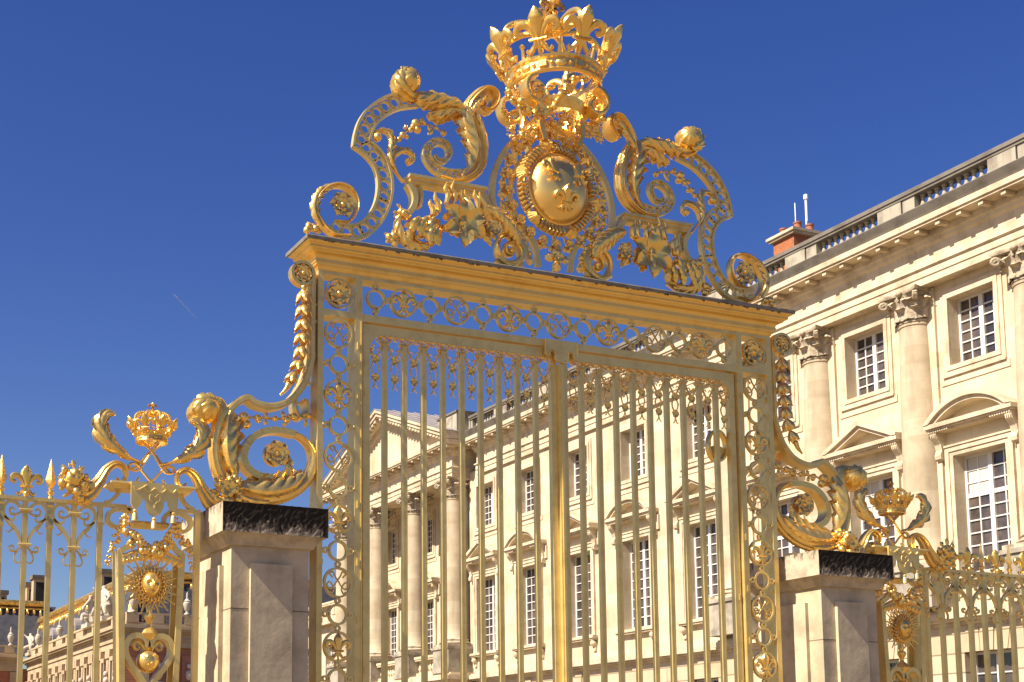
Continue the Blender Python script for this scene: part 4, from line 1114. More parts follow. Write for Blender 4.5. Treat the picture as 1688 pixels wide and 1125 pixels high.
PX = 3.58
def sun_pilaster(mir, label):
    t = thing('sun_pilaster', label, 'pilaster', ((PX if not mir else 2 * XC - PX), GD, GZ), 'sun pilasters of the railing')
    z8 = zm(140, 650, 0.2222); z7 = zm(0, 620, 0.449); zz = zm(180, 1020, 0.0933); zs = zm(190, 880, 0.16)
    mx = lambda P: np.stack([2 * PX - np.array(P)[:, 0], np.array(P)[:, 1]], 1)
    # outer frame
    mb = MB(mir)
    for a, b in ((3.066, 3.116), (4.036, 4.092)): box(mb, a, b, GD - 0.005, GD + 0.055, GZ, 2.545)
    box(mb, 3.116, 3.35, GD, GD + 0.05, 2.508, 2.543); box(mb, 3.81, 4.036, GD, GD + 0.05, 2.508, 2.543)
    box(mb, 3.05, 3.13, GD - 0.02, GD - 0.005, 2.33, 2.35)
    mb.build('frame', GOLDS, t, smooth=False)
    # tapering inner frame, deep like a box
    mb = MB(mir)
    for s in (1, -1):
        xa0, xa1 = PX - s * 0.335, PX - s * 0.275
        xb0, xb1 = PX - s * 0.225, PX - s * 0.175
        for y0, y1, dx in ((GD - 0.10, GD - 0.075, 0), (GD + 0.10, GD + 0.13, 0)):
            V = [(xa0, y0, 2.09), (xa1, y0, 2.09), (xb1, y0, GZ + 0.6), (xb0, y0, GZ + 0.6), (xa0, y1, 2.09), (xa1, y1, 2.09), (xb1, y1, GZ + 0.6), (xb0, y1, GZ + 0.6)]
            F = [(0, 1, 2, 3), (7, 6, 5, 4), (0, 3, 7, 4), (1, 0, 4, 5), (2, 1, 5, 6), (3, 2, 6, 7)]
            if s > 0: F = [f[::-1] for f in F]
            mb.add(V, F)
        V = [(xa0 + s * 0.0, GD - 0.075, 2.085), (xa0 + s * 0.012, GD - 0.075, 2.085), (xb0 + s * 0.012, GD - 0.075, GZ + 0.6), (xb0, GD - 0.075, GZ + 0.6)]
        V = V + [(a, GD + 0.10, c) for a, b, c in V]
        F = [(0, 1, 2, 3), (7, 6, 5, 4), (0, 3, 7, 4), (1, 0, 4, 5), (2, 1, 5, 6), (3, 2, 6, 7)]
        if s > 0: F = [f[::-1] for f in F]
        mb.add(V, F)
        top = cat([(PX - s * 0.31, 2.075), (PX - s * 0.25, 2.11), (PX - s * 0.18, 2.19), (PX - s * 0.12, 2.24)], 6)
        sweep(mb, top, 0.028, 0.02, GD - 0.088, rect=True)
    mb.build('tapered_frame', GOLDS, t, smooth=False)
    # shelf, lambrequin and tassels
    mb = MB(mir)
    V, F = moulding([(0.13, 0.02), (0.135, 0.0), (0.10, -0.02), (0.085, -0.045), (0.06, -0.05)], 3.29, 3.87, GD, GD + 0.05, 2.725); mb.add(V, F)
    V, F = moulding([(0.05, 0.02), (0.06, 0.0), (0.04, -0.035), (0.02, -0.04)], 3.46, 3.70, GD, GD + 0.05, 2.365); mb.add(V, F)
    for s in (1, -1):
        P = cat([(PX - s * 0.30, 2.70), (PX - s * 0.33, 2.63), (PX - s * 0.39, 2.57), (PX - s * 0.45, 2.545)], 5); sweep(mb, P, 0.018, 0.03, GD + 0.02, rect=True)
        P = cat([(PX - s * 0.20, 2.48), (PX - s * 0.30, 2.50), (PX - s * 0.40, 2.45), (PX - s * 0.41, 2.37), (PX - s * 0.34, 2.32), (PX - s * 0.27, 2.35), (PX - s * 0.29, 2.39)], 6); sweep(mb, P, [0.024, 0.022, 0.018, 0.012], 0.03, GD + 0.02, rect=True)
        P = cat([(PX - s * 0.14, 2.37), (PX - s * 0.15, 2.45), (PX - s * 0.22, 2.52)], 5); sweep(mb, P, 0.02, 0.03, GD + 0.02, rect=True)
    mb.build('shelf', GOLDS, t, ang=30)
    lam = [(-0.235, 2.745), (-0.232, 2.53), (-0.21, 2.49), (-0.17, 2.48), (-0.14, 2.52), (-0.125, 2.575), (-0.095, 2.575), (-0.085, 2.50), (-0.06, 2.45), (0, 2.415)]
    full = [(PX + a, z) for a, z in lam] + [(PX - a, z) for a, z in lam[::-1][1:]]
    mb = MB(mir); plate(mb, full, GD - 0.16, GD - 0.135)
    for s in (1, -1):
        P = cat([(PX, 2.69), (PX + s * 0.06, 2.65), (PX + s * 0.11, 2.69), (PX + s * 0.08, 2.715), (PX + s * 0.17, 2.66), (PX + s * 0.21, 2.69)], 5); sweep(mb, P, 0.009, 0.012, GD - 0.162, k=6)
        P = cat([(PX, 2.60), (PX + s * 0.04, 2.635), (PX + s * 0.05, 2.58), (PX + s * 0.01, 2.545), (PX, 2.50)], 5); sweep(mb, P, 0.008, 0.012, GD - 0.162, k=6)
    for dx, z in ((-0.19, 2.475), (0, 2.41), (0.19, 2.475)):
        lathe(mb, [(0.012, 0), (0.024, -0.015), (0.018, -0.035), (0.026, -0.05), (0.032, -0.11), (0.004, -0.112)], (PX + dx, GD - 0.15, z), 12)
    mb.build('lambrequin', GOLDS, t, ang=30)
    # crossed palms and cipher
    palm = z8([(430, 520), (330, 478), (250, 425), (175, 360), (130, 280), (125, 205), (165, 155), (210, 150)])
    tw = z8([(435, 372), (500, 440), (545, 520), (590, 585), (640, 590), (655, 555), (610, 540), (560, 575)])
    dg = z8([(540, 385), (470, 440), (400, 520), (340, 560), (318, 535), (360, 515), (420, 570), (480, 640), (540, 672), (590, 665), (575, 635)])
    for f in (lambda P: np.array(P), mx):
        mb = MB(mir)
        leaf(mb, cat(f(palm), 7), [0.012, 0.02, 0.075, 0.105, 0.105, 0.09, 0.06, 0.02], GD - 0.02, lobes=6, frill=0.3, lean=1.15, curl=0.3, cut=1.05)
        sweep(mb, cat(f(palm), 7), [0.014, 0.016, 0.012, 0.006], 0.02, GD - 0.03, k=8)
        mb.build('palm_leaf', GOLD, t)
    mb = MB(mir)
    for f in (lambda P: np.array(P), mx):
        sweep(mb, cat(f(tw), 6), 0.012, 0.012, GD - 0.02, k=7); sweep(mb, cat(f(dg), 6), 0.012, 0.012, GD, k=7)
    mb.build('cipher', GOLD, t)
    crown(t, (2 * XC - PX) if mir else PX, GD, 3.165, 0.155, 0.24, m=GOLDB, hi=False)
    # horns of plenty
    hn = z7([(425, 375), (440, 392), (458, 375), (455, 342), (425, 325), (390, 345), (362, 388), (330, 425), (305, 440)])
    for f in (lambda P: np.array(P), mx):
        o = MB(mir)
        sweep(o, cat(f(hn), 7), [0.012, 0.018, 0.022, 0.03, 0.035, 0.045, 0.06, 0.085, 0.09], [0.03, 0.05, 0.06, 0.06, 0.07, 0.08, 0.09], GD - 0.02, k=20, flute=0.2, nf=5)
        horn = o.build('horn_of_plenty', GOLD, t)
        o = MB(mir)
        for a, b, r in ((262, 365, .10), (250, 400, .10), (290, 405, .10), (300, 440, .09), (268, 430, .09), (280, 375, .09), (242, 350, .06)):
            cluster(o, f(z7([(a, b)]))[0], r, 9, GD - 0.05, 0.36, 6)
        o.build('fruit', GOLDB, horn)
    # festoon
    mb = MB(mir); rng = random.Random(4)
    P = resamp(cat(z7([(448, 535), (465, 585), (500, 632), (545, 650), (590, 632), (625, 590), (645, 548)]), 7), 15)
    for i, p in enumerate(P): cluster(mb, p, 0.045 + 0.025 * math.sin(PI * i / 14), 7, GD - 0.10, 0.42, 5)
    for L in ([(440, 565), (415, 605), (400, 645), (392, 690)], [(655, 595), (680, 630), (692, 675), (700, 715)]):
        for i, p in enumerate(resamp(cat(z7(L), 6), 7)): cluster(mb, p, 0.036 + 0.012 * math.sin(i), 6, GD - 0.06, 0.42, 4)
    mb.build('festoon', GOLD, t)
    # sun mask
    sx, sz = PX + 0.003, 1.765
    mb = MB(mir); nu, nv = 30, 30; V = []; F = []
    g2 = lambda u, v, a, b, sa, sb: math.exp(-((u - a) / sa) ** 2 - ((v - b) / sb) ** 2)
    for j in range(nv + 1):
        for i in range(nu + 1):
            th = PI * i / nu; ph = PI * j / nv
            x = -math.cos(th) * math.sin(ph); z = math.cos(ph); y = -math.sin(th) * math.sin(ph)
            d = 0.36 * g2(x, z, 0, -0.05, 0.14, 0.28) - 0.30 * (g2(x, z, -0.36, 0.14, 0.2, 0.13) + g2(x, z, 0.36, 0.14, 0.2, 0.13)) + 0.12 * (g2(x, z, -0.36, 0.15, 0.12, 0.06) + g2(x, z, 0.36, 0.15, 0.12, 0.06))
            d += 0.08 * (g2(x, z, -0.36, 0.32, 0.25, 0.06) + g2(x, z, 0.36, 0.32, 0.25, 0.06)) + 0.10 * g2(x, z, 0, -0.42, 0.22, 0.05) + 0.09 * g2(x, z, 0, -0.54, 0.18, 0.05) - 0.20 * g2(x, z, 0, -0.48, 0.28, 0.04) + 0.10 * g2(x, z, 0, -0.82, 0.25, 0.14)
            d *= 1.5; w = 0.092 * (1 - 0.16 * max(0, -z))
            V.append((sx + w * x, GD - 0.10 + 0.075 * y - 0.085 * d * max(0, -y), sz + 0.118 * z))
    for j in range(nv):
        for i in range(nu): F.append((j * (nu + 1) + i, (j + 1) * (nu + 1) + i, (j + 1) * (nu + 1) + i + 1, j * (nu + 1) + i + 1))
    mb.add(V, F)
    ma = mb.build('sun_mask', GOLD, t, ang=80)
    mb = MB(mir)
    for i in range(40):
        a = 2 * PI * i / 40; c, s = math.cos(a), math.sin(a)
        r1 = (0.30 if i % 2 == 0 else 0.24) * (1.0 if abs(c) < 0.85 else 0.92)
        r0 = 0.085
        if i % 2 == 0:
            P = np.array([(sx + c * r * (0.9 if r < 0.12 else 1), sz + s * r) for r in np.linspace(r0, r1, 6)])
            sweep(mb, P, np.linspace(0.024, 0.006, 6), np.linspace(0.012, 0.005, 6), GD - 0.08 + np.linspace(0.03, 0, 6), k=6)
        else:
            P = np.array([(sx + c * r - s * 0.012 * math.sin(14 * (r - r0) / (r1 - r0)), sz + s * r + c * 0.012 * math.sin(14 * (r - r0) / (r1 - r0))) for r in np.linspace(r0, r1, 14)])
            sweep(mb, P, np.linspace(0.020, 0.005, 14), 0.010, GD - 0.07, k=6)
    for i in range(22):
        a = 2 * PI * i / 22; q = (sx + 0.115 * math.cos(a), sz + 0.14 * math.sin(a))
        sweep(mb, spiral(q, 0.03, 0.006, a * 57, a * 57 + 420, 14), 0.009, 0.014, GD - 0.09, k=5)
    mb.build('sun_rays', GOLD, t)
    mb = MB(mir)
    for i in range(11):
        x = PX - 0.27 + 0.054 * i; z = 2.02 + 0.05 * math.sin(PI * i / 10)
        leaf(mb, cat([(x, z + 0.02), (x + 0.006, z - 0.03), (x, z - 0.08)], 4), [0.02, 0.034, 0.006], GD - 0.10, lobes=2, nt=12, nu=5)
        ball(mb, (x + 0.027, GD - 0.10, z - 0.035), 0.016, 7)
    P = cat([(PX - 0.29, 2.02), (PX - 0.15, 2.08), (PX, 2.095), (PX + 0.15, 2.08), (PX + 0.29, 2.02)], 6); sweep(mb, P, 0.02, 0.03, GD - 0.08, k=8)
    mb.build('fringe_canopy', GOLD, t)
    # stem, bud and heart with globe
    mb = MB(mir)
    lathe(mb, [(0.02, 1.60), (0.03, 1.55), (0.026, 1.50), (0.045, 1.485), (0.05, 1.46), (0.03, 1.42), (0.02, 1.40), (0.025, 1.37), (0.06, 1.34), (0.085, 1.30), (0.07, 1.255), (0.03, 1.225), (0.02, 1.19), (0.035, 1.16), (0.02, 1.12)], (PX, GD - 0.04, 0), 20, lob=0.10, nl=5)
    mb.build('bud_stem', GOLDB, t)
    mb = MB(mir)
    for s in (1, -1):
        f = (lambda P: np.array(P)) if s > 0 else mx
        hp = cat(f(zz([(690, 520), (715, 420), (790, 345), (900, 325), (1000, 370), (1062, 470), (1075, 590), (1035, 730), (940, 880), (820, 1030), (730, 1160)])), 7)
        sweep(mb, hp, 0.026, 0.06, GD - 0.03, rect=True)
        cp = cat(f(zz([(715, 560), (780, 480), (860, 420), (915, 470), (900, 545), (840, 560), (820, 510)])), 7)
        sweep(mb, cp, [0.022, 0.02, 0.016, 0.01], 0.03, GD - 0.03, k=8)
    mb.build('heart_scroll', GOLDS, t, ang=30)
    mb = MB(mir); ball(mb, (PX, GD - 0.03, 1.035), 0.112, 28); gl = mb.build('globe', SHM, t)
    for a, b in ((-0.6, 0.35), (0.65, 0.4), (0.1, -0.45)):
        mb = MB(mir); d = Vector((math.sin(a) * math.cos(b), -math.cos(a) * math.cos(b), math.sin(b)))
        fleur(mb, Matrix.Translation(Vector((PX, GD - 0.03, 1.035)) + d * 0.108) @ Matrix.Rotation(a, 4, 'Z') @ Matrix.Rotation(-b, 4, 'X') @ Matrix.Translation((0, 0, -0.035)), 0.075)
        mb.build('fleur_de_lis', GOLDB, gl)
    return t
sun_pilaster(False, 'golden pilaster with a sun face, small crown and palms, beside the left stone pier')
sun_pilaster(True, 'golden pilaster with a sun face, small crown and palms, beside the right stone pier')

# ================================================================== the palace wing
wing = thing('palace_wing', 'cream stone palace wing with columns, pedimented windows and a balustraded roof behind the gate', 'palace', (37, 50, GZ))
WM, WP = 36.80, 36.20                                # wall planes: middle and end pavilion / portico front
def xpoly(mb, P, x0, x1):
    """polygon in (y, z) given thickness along x; x0 is the outer face"""
    n = len(P); a = sum(P[i][0] * P[(i + 1) % n][1] - P[(i + 1) % n][0] * P[i][1] for i in range(n))
    if a > 0: P = P[::-1]
    V = [(x0, y, z) for y, z in P] + [(x1, y, z) for y, z in P]
    F = [tuple(range(n)), tuple(range(2 * n - 1, n - 1, -1))] + [(i, i + n, (i + 1) % n + n, (i + 1) % n) for i in range(n)]
    return mb.add(V, F)
def wall(mb, X, y0, y1, z0, z1, ops, depth=0.60, side=True):
    """wall facing -x with real openings and reveals"""
    ys = sorted({y0, y1} | {v for o in ops for v in o[:2] if y0 < v < y1}); zs = sorted({z0, z1} | {v for o in ops for v in o[2:4] if z0 < v < z1})
    V = []; F = []
    def quad(a, b, c, d):
        n = len(V); V.extend([a, b, c, d]); F.append((n, n + 1, n + 2, n + 3))
    for i in range(len(ys) - 1):
        for j in range(len(zs) - 1):
            a, b, c, d = ys[i], ys[i + 1], zs[j], zs[j + 1]; my, mz = (a + b) / 2, (c + d) / 2
            if any(o[0] < my < o[1] and o[2] < mz < o[3] for o in ops): continue
            quad((X, a, c), (X, a, d), (X, b, d), (X, b, c))
    for o in ops:
        a, b, c, d = o[:4]; x = X + depth
        quad((X, a, c), (X, b, c), (x, b, c), (x, a, c)); quad((X, a, d), (x, a, d), (x, b, d), (X, b, d))
        quad((X, a, c), (x, a, c), (x, a, d), (X, a, d)); quad((X, b, c), (X, b, d), (x, b, d), (x, b, c))
    mb.add(V, F)
def window(parent, X, yc, w, z0, z1, nr, depth=0.46, blind=0, tr=None, name='window'):
    x = X + depth; mb = MB(); h = z1 - z0
    fr = 0.085
    box(mb, x - 0.06, x + 0.05, yc - w / 2, yc - w / 2 + fr, z0, z1); box(mb, x - 0.06, x + 0.05, yc + w / 2 - fr, yc + w / 2, z0, z1)
    box(mb, x - 0.058, x + 0.048, yc - w / 2 + fr, yc + w / 2 - fr, z0, z0 + 0.12); box(mb, x - 0.058, x + 0.048, yc - w / 2 + fr, yc + w / 2 - fr, z1 - 0.08, z1)
    box(mb, x - 0.075, x + 0.03, yc - 0.085, yc + 0.085, z0 + 0.12, z1 - 0.08)
    iw = (w / 2 - fr - 0.085)
    for s in (-1, 1):
        ym = yc + s * (0.085 + iw / 2)
        box(mb, x - 0.04, x + 0.02, ym - 0.021, ym + 0.021, z0 + 0.12, z1 - 0.08)
    for k in range(1, nr):
        z = z0 + 0.12 + (h - 0.20) * k / nr; t = 0.021 if k != tr else 0.07
        for a, b in ((yc - w / 2 + fr, yc - 0.085), (yc + 0.085, yc + w / 2 - fr)): box(mb, x - 0.042, x + 0.018, a, b, z - t, z + t)
    o = mb.build(name, WHITE, parent, smooth=False)
    mb = MB(); V = []; F = []; rng = random.Random(int(yc * 10 + z0))
    cols = [yc - w / 2 + fr, yc - 0.085 - iw / 2, yc, yc + 0.085 + iw / 2, yc + w / 2 - fr]
    for c in range(4):                                # each pane sits a hair out of true, so each mirrors its own bit of sky
        for k in range(nr):
            a, b = cols[c], cols[c + 1]; q0 = z0 + 0.12 + (h - 0.20) * k / nr; q1 = z0 + 0.12 + (h - 0.20) * (k + 1) / nr
            d1, d2 = rng.uniform(-.006, .006), rng.uniform(-.006, .006); n = len(V)
            V += [(x + 0.004 + d1, a, q0), (x + 0.004 + d2, a, q1), (x + 0.004 - d1, b, q1), (x + 0.004 - d2, b, q0)]; F.append((n, n + 1, n + 2, n + 3))
    mb.add(V, F); mb.build('pane', GLASS, o, smooth=False)
    if blind:
        mb = MB()
        for (c0, c1, k0, k1) in blind:
            a, b = cols[c0] + 0.02, cols[c1] - 0.02
            box(mb, x - 0.012, x - 0.004, a, b, z0 + 0.12 + (h - 0.2) * k0 / nr, z0 + 0.12 + (h - 0.2) * k1 / nr)
        mb.build('blind', SHUT, o, smooth=False)
    return o
def back(X, yc, w, z0, z1):
    pass
def surround_upper(parent, X, yc, w, z0, z1):
    mb = MB()
    for e, p in ((0.30, 0.05), (0.15, 0.085)):
        a, b = yc - w / 2 - e, yc + w / 2 + e; q = 0.001 * (e > 0.2)
        i = 0.15 if e > 0.2 else 0.0
        ia, ib = yc - w / 2 - i, yc + w / 2 + i
        box(mb, X - p, X - 0.001, a, ia, z0 - e, z1 + e); box(mb, X - p, X - 0.001, ib, b, z0 - e, z1 + e)
        box(mb, X - p, X - 0.001, ia, ib, z1 + i, z1 + e); box(mb, X - p, X - 0.001, ia, ib, z0 - e, z0 - i)
    box(mb, X - 0.105, X - 0.0, yc - w / 2 - 0.32, yc + w / 2 + 0.32, z0 - 0.36, z0 - 0.302)
    box(mb, X - 0.035, X - 0.0, yc - w / 2 - 0.44, yc + w / 2 + 0.44, z0 - 0.60, z0 - 0.362)
    mb.build('window_surround', TRIM, parent, smooth=False)
def surround_lower(parent, X, yc, w, z0, z1, seg):
    mb = MB()
    for e, i, p in ((0.14, 0.0, 0.07), (0.30, 0.14, 0.11)):
        box(mb, X - p, X - 0.001, yc - w / 2 - e, yc - w / 2 - i, z0, z1 + e); box(mb, X - p, X - 0.001, yc + w / 2 + i, yc + w / 2 + e, z0, z1 + e)
        box(mb, X - p, X - 0.001, yc - w / 2 - i, yc + w / 2 + i, z1 + i, z1 + e)
    box(mb, X - 0.15, X - 0.001, yc - w / 2 - 0.30, yc + w / 2 + 0.30, z1 + 0.30, z1 + 0.36)
    mb.build('window_surround', TRIM, parent, smooth=False)
    # pediment
    hw = w / 2 + 0.70; zb = z1 + 0.84; pr = 0.55; apex = 0.78
    mb = MB()
    box(mb, X - pr, X, yc - hw, yc + hw, zb + 0.10, zb + 0.24); box(mb, X - pr + 0.06, X, yc - hw + 0.05, yc + hw - 0.05, zb + 0.04, zb + 0.10)
    box(mb, X - pr + 0.16, X, yc - hw + 0.10, yc + hw - 0.10, zb - 0.03, zb + 0.04)
    k = int(hw * 2 / 0.09)
    for i in range(k):
        y = yc - hw + 0.12 + i * 0.09
        if y < yc + hw - 0.16 and (y < yc - w / 2 + 0.15 or y > yc + w / 2 - 0.20): box(mb, X - pr + 0.09, X - pr + 0.16, y, y + 0.055, zb - 0.03, zb + 0.04)
    if seg:
        rr = (hw ** 2 + apex ** 2) / (2 * apex); a0 = math.asin(hw / rr)
        for t0, t1, p in ((0.0, 0.15, pr + 0.03), (0.15, 0.28, pr - 0.08)):
            out = [(yc + (rr - t0) * math.sin(a), zb + 0.24 + apex - rr + (rr - t0) * math.cos(a)) for a in np.linspace(-a0, a0, 24)]
            inn = [(yc + (rr - t1) * math.sin(a), zb + 0.24 + apex - rr + (rr - t1) * math.cos(a)) for a in np.linspace(a0, -a0, 24)]
            for i in range(23):
                q = [out[i], out[i + 1], inn[22 - i], inn[23 - i]]; q = [(y, max(z, zb + 0.243)) for y, z in q]
                xpoly(mb, q, X - p, X)
    else:
        for s in (-1, 1):
            for t0, t1, p in ((0.0, 0.17, pr + 0.03), (0.17, 0.31, pr - 0.08)):
                q = [(yc + s * hw, zb + 0.24 - t0 + 0.10), (yc, zb + 0.34 + apex - t0), (yc, zb + 0.34 + apex - t1), (yc + s * hw * (1 - 0.02), zb + 0.34 - t1)]
                q = [(y, max(z, zb + 0.243)) for y, z in q]
                sl = apex / hw
                f = lambda y, t: zb + 0.34 + apex - abs(y - yc) * sl - t
                ye = yc + s * hw; yi = yc + s * max(0.0, min(hw, (apex + 0.34 - t1 - 0.243) / sl))
                q = [(ye, max(f(ye, t0), zb + 0.243)), (yc, f(yc, t0)), (yc, f(yc, t1)), (yi, f(yi, t1))]
                if abs(ye - yi) > 0.01: q.append((ye, zb + 0.243))
                xpoly(mb, q, X - p, X)
    pe = mb.build('pediment', TRIM, parent, smooth=False)
    for s in (-1, 1):
        mb = MB(); y = yc + s * (w / 2 + 0.46); d = 0.13
        pts = [(0, 0.84), (0.42, 0.84), (0.42, 0.74), (0.36, 0.62), (0.22, 0.45), (0.17, 0.25), (0.24, 0.08), (0.22, -0.04), (0.12, -0.10), (0.0, -0.08)]
        V = [(X - p, y - d, z1 + q) for p, q in pts] + [(X - p, y + d, z1 + q) for p, q in pts]; n = len(pts)
        F = [tuple(range(n))[::-1], tuple(range(n, 2 * n))] + [(i, (i + 1) % n, (i + 1) % n + n, i + n) for i in range(n)]
        mb.add(V, F)
        for t in (-0.07, 0.0, 0.07): box(mb, X - 0.43, X - 0.36, y + t - 0.018, y + t + 0.018, z1 + 0.64, z1 + 0.80)
        box(mb, X - 0.09, X, y - 0.30 if s < 0 else y + d, y - d if s < 0 else y + 0.30, z1 + 0.16, z1 + 0.80)
        mb.build('console', TRIM, pe, smooth=False)
def sill(parent, X, yc, w, z):
    mb = MB(); hw = w / 2 + 0.42
    box(mb, X - 0.30, X, yc - hw, yc + hw, z - 0.12, z); box(mb, X - 0.24, X, yc - hw + 0.05, yc + hw - 0.05, z - 0.20, z - 0.12)
    for s in (-1, 1):
        y = yc + s * (hw - 0.22)
        ball(mb, (X - 0.12, y, z - 0.36), 0.17, 12, sx=0.9, sz=0.95); box(mb, X - 0.09, X, y - 0.12, y + 0.12, z - 0.72, z - 0.36)
    mb.build('sill', TRIM, parent, smooth=False)

# walls with their openings
WUP, WLO = 1.84, 2.04
MIDS = [47.55, 52.15, 56.75, 61.35, 65.75]
PAVS = [28.10, 32.73, 37.36, 42.02]
UZ, LZ, GZW = (13.25, 15.55), (6.45, 10.48), (-0.4, 3.95)
PUZ, PLZ = (13.34, 15.62), (6.45, 10.36)
ops = [(y - WUP / 2, y + WUP / 2, *UZ) for y in MIDS] + [(y - WLO / 2, y + WLO / 2, *LZ) for y in MIDS]
mb = MB(); wall(mb, WM, 45.3, 67.6, 5.38, 16.5, ops); mb.build('wall', STONE, wing, smooth=False)
pops = [(y - WUP / 2, y + WUP / 2, *PUZ) for y in PAVS] + [(y - WLO / 2, y + WLO / 2, *PLZ) for y in PAVS]
mb = MB(); wall(mb, WP, 24.0, 45.3, 5.38, 16.5, pops)
box(mb, WP, WM + 0.5, 45.29, 45.30, 5.38, 16.5); mb.build('wall', STONE, wing, smooth=False)
gops = [(y - 0.95, y + 0.95, *GZW) for y in PAVS]
mb = MB(); wall(mb, WP - 0.12, 24.0, 45.4, GZ, 4.82, gops, 0.62)
for y in PAVS:
    for s in (-1, 0, 1):                              # keystone with splayed sides
        xpoly(mb, [(y + s * 0.52 - 0.20, 3.952), (y + s * 0.52 + 0.20, 3.952), (y + s * 0.60 + 0.26, 4.70), (y + s * 0.60 - 0.26, 4.70)], WP - 0.12 - (0.05 if s == 0 else 0.03), WP - 0.119)
mb.build('ground_floor_wall', RUST, wing, smooth=False)
gops2 = [(y - 0.95, y + 0.95, *GZW) for y in MIDS]
mb = MB(); wall(mb, WM - 0.12, 45.4, 67.6, GZ, 4.82, gops2, 0.62)
for y in MIDS:
    xpoly(mb, [(y - 0.20, 3.952), (y + 0.20, 3.952), (y + 0.28, 4.70), (y - 0.28, 4.70)], WM - 0.18, WM - 0.119)
mb.build('ground_floor_wall', RUST, wing, smooth=False)
# string course between the floors
for X, a, b in ((WM - 0.12, 45.9, 66.6), (WP - 0.12, 24, 45.42)):
    mb = MB()
    for p, z0, z1 in ((0.10, 4.82, 4.94), (0.30, 4.94, 5.02), (0.42, 5.02, 5.22), (0.34, 5.22, 5.30), (0.10, 5.30, 5.42)):
        box(mb, X - p, X + 0.7, a, b + p * 0.5, z0, z1)
    mb.build('string_course', TRIM, wing, smooth=False)
for i, y in enumerate(MIDS):
    window(wing, WM, y, WUP, *UZ, 6); surround_upper(wing, WM, y, WUP, *UZ)
    window(wing, WM, y, WLO, *LZ, 9); surround_lower(wing, WM, y, WLO, *LZ, seg=(i % 2 == 1)); sill(wing, WM, y, WLO, LZ[0] - 0.03)
    window(wing, WM - 0.12, y, 1.9, *GZW, 7)
for i, y in enumerate(PAVS):
    window(wing, WP, y, WUP, *PUZ, 6); surround_upper(wing, WP, y, WUP, *PUZ)
    bl = [(2, 4, 6, 9)] if i in (1, 2) else ([(0, 1, 7, 9)] if i == 0 else None)
    window(wing, WP, y, WLO, *PLZ, 9, blind=bl, tr=6); surround_lower(wing, WP, y, WLO, *PLZ, seg=(i % 2 == 1)); sill(wing, WP, y, WLO, PLZ[0] - 0.03)
    window(wing, WP - 0.12, y, 1.9, *GZW, 7)
mb = MB(); box(mb, WM + 1.2, WM + 1.25, 24, 68, GZ, 16); mb.build('room_shade_slab', DARK, wing, smooth=False)  # added black slab behind the windows, its colour stands in for indoor shade

# entablature: architrave, frieze, dentilled cornice
def entab(x0, y0, y1, x1=40.0, dz=0.0, gutter=True):
    mb = MB()
    prof = [(0.70, 18.16), (0.76, 18.14), (0.76, 17.95), (0.70, 17.93), (0.70, 17.86), (0.20, 17.84), (0.20, 17.62), (0.13, 17.60), (0.10, 17.48), (0.03, 17.44), (0.0, 17.40), (0.0, 16.82), (0.10, 16.80), (0.12, 16.74), (0.04, 16.70), (0.04, 16.46), (0.0, 16.44), (0.0, 16.20)]
    V, F = moulding([(o, z + dz) for o, z in prof], x0, x1, y0, y1, 0); mb.add(V, F)
    n = int((y1 - y0 + 1.2) / 0.83); p = (y1 - y0 + 1.1) / n
    for i in range(n + 1):
        y = y0 - 0.55 + p * i
        box(mb, x0 - 0.64, x0 - 0.20, y - 0.09, y + 0.09, 17.725 + dz, 17.835 + dz)
        ball(mb, (x0 - 0.58, y, 17.725 + dz), 0.048, 8, sy=1.6)
    o = mb.build('cornice', TRIM, wing, ang=20)
    if gutter:
        mb = MB(); V, F = moulding([(0.2, 18.62 + dz), (0.86, 18.50 + dz), (0.90, 18.46 + dz), (0.86, 18.38 + dz), (0.78, 18.26 + dz), (0.74, 18.165 + dz)], x0, x1, y0, y1, 0); mb.add(V, F)
        mb.build('gutter_moulding', COPING, o, ang=20)
entab(35.70, 24.0, 45.15)
entab(36.66, 46.30, 66.50, dz=-0.004)

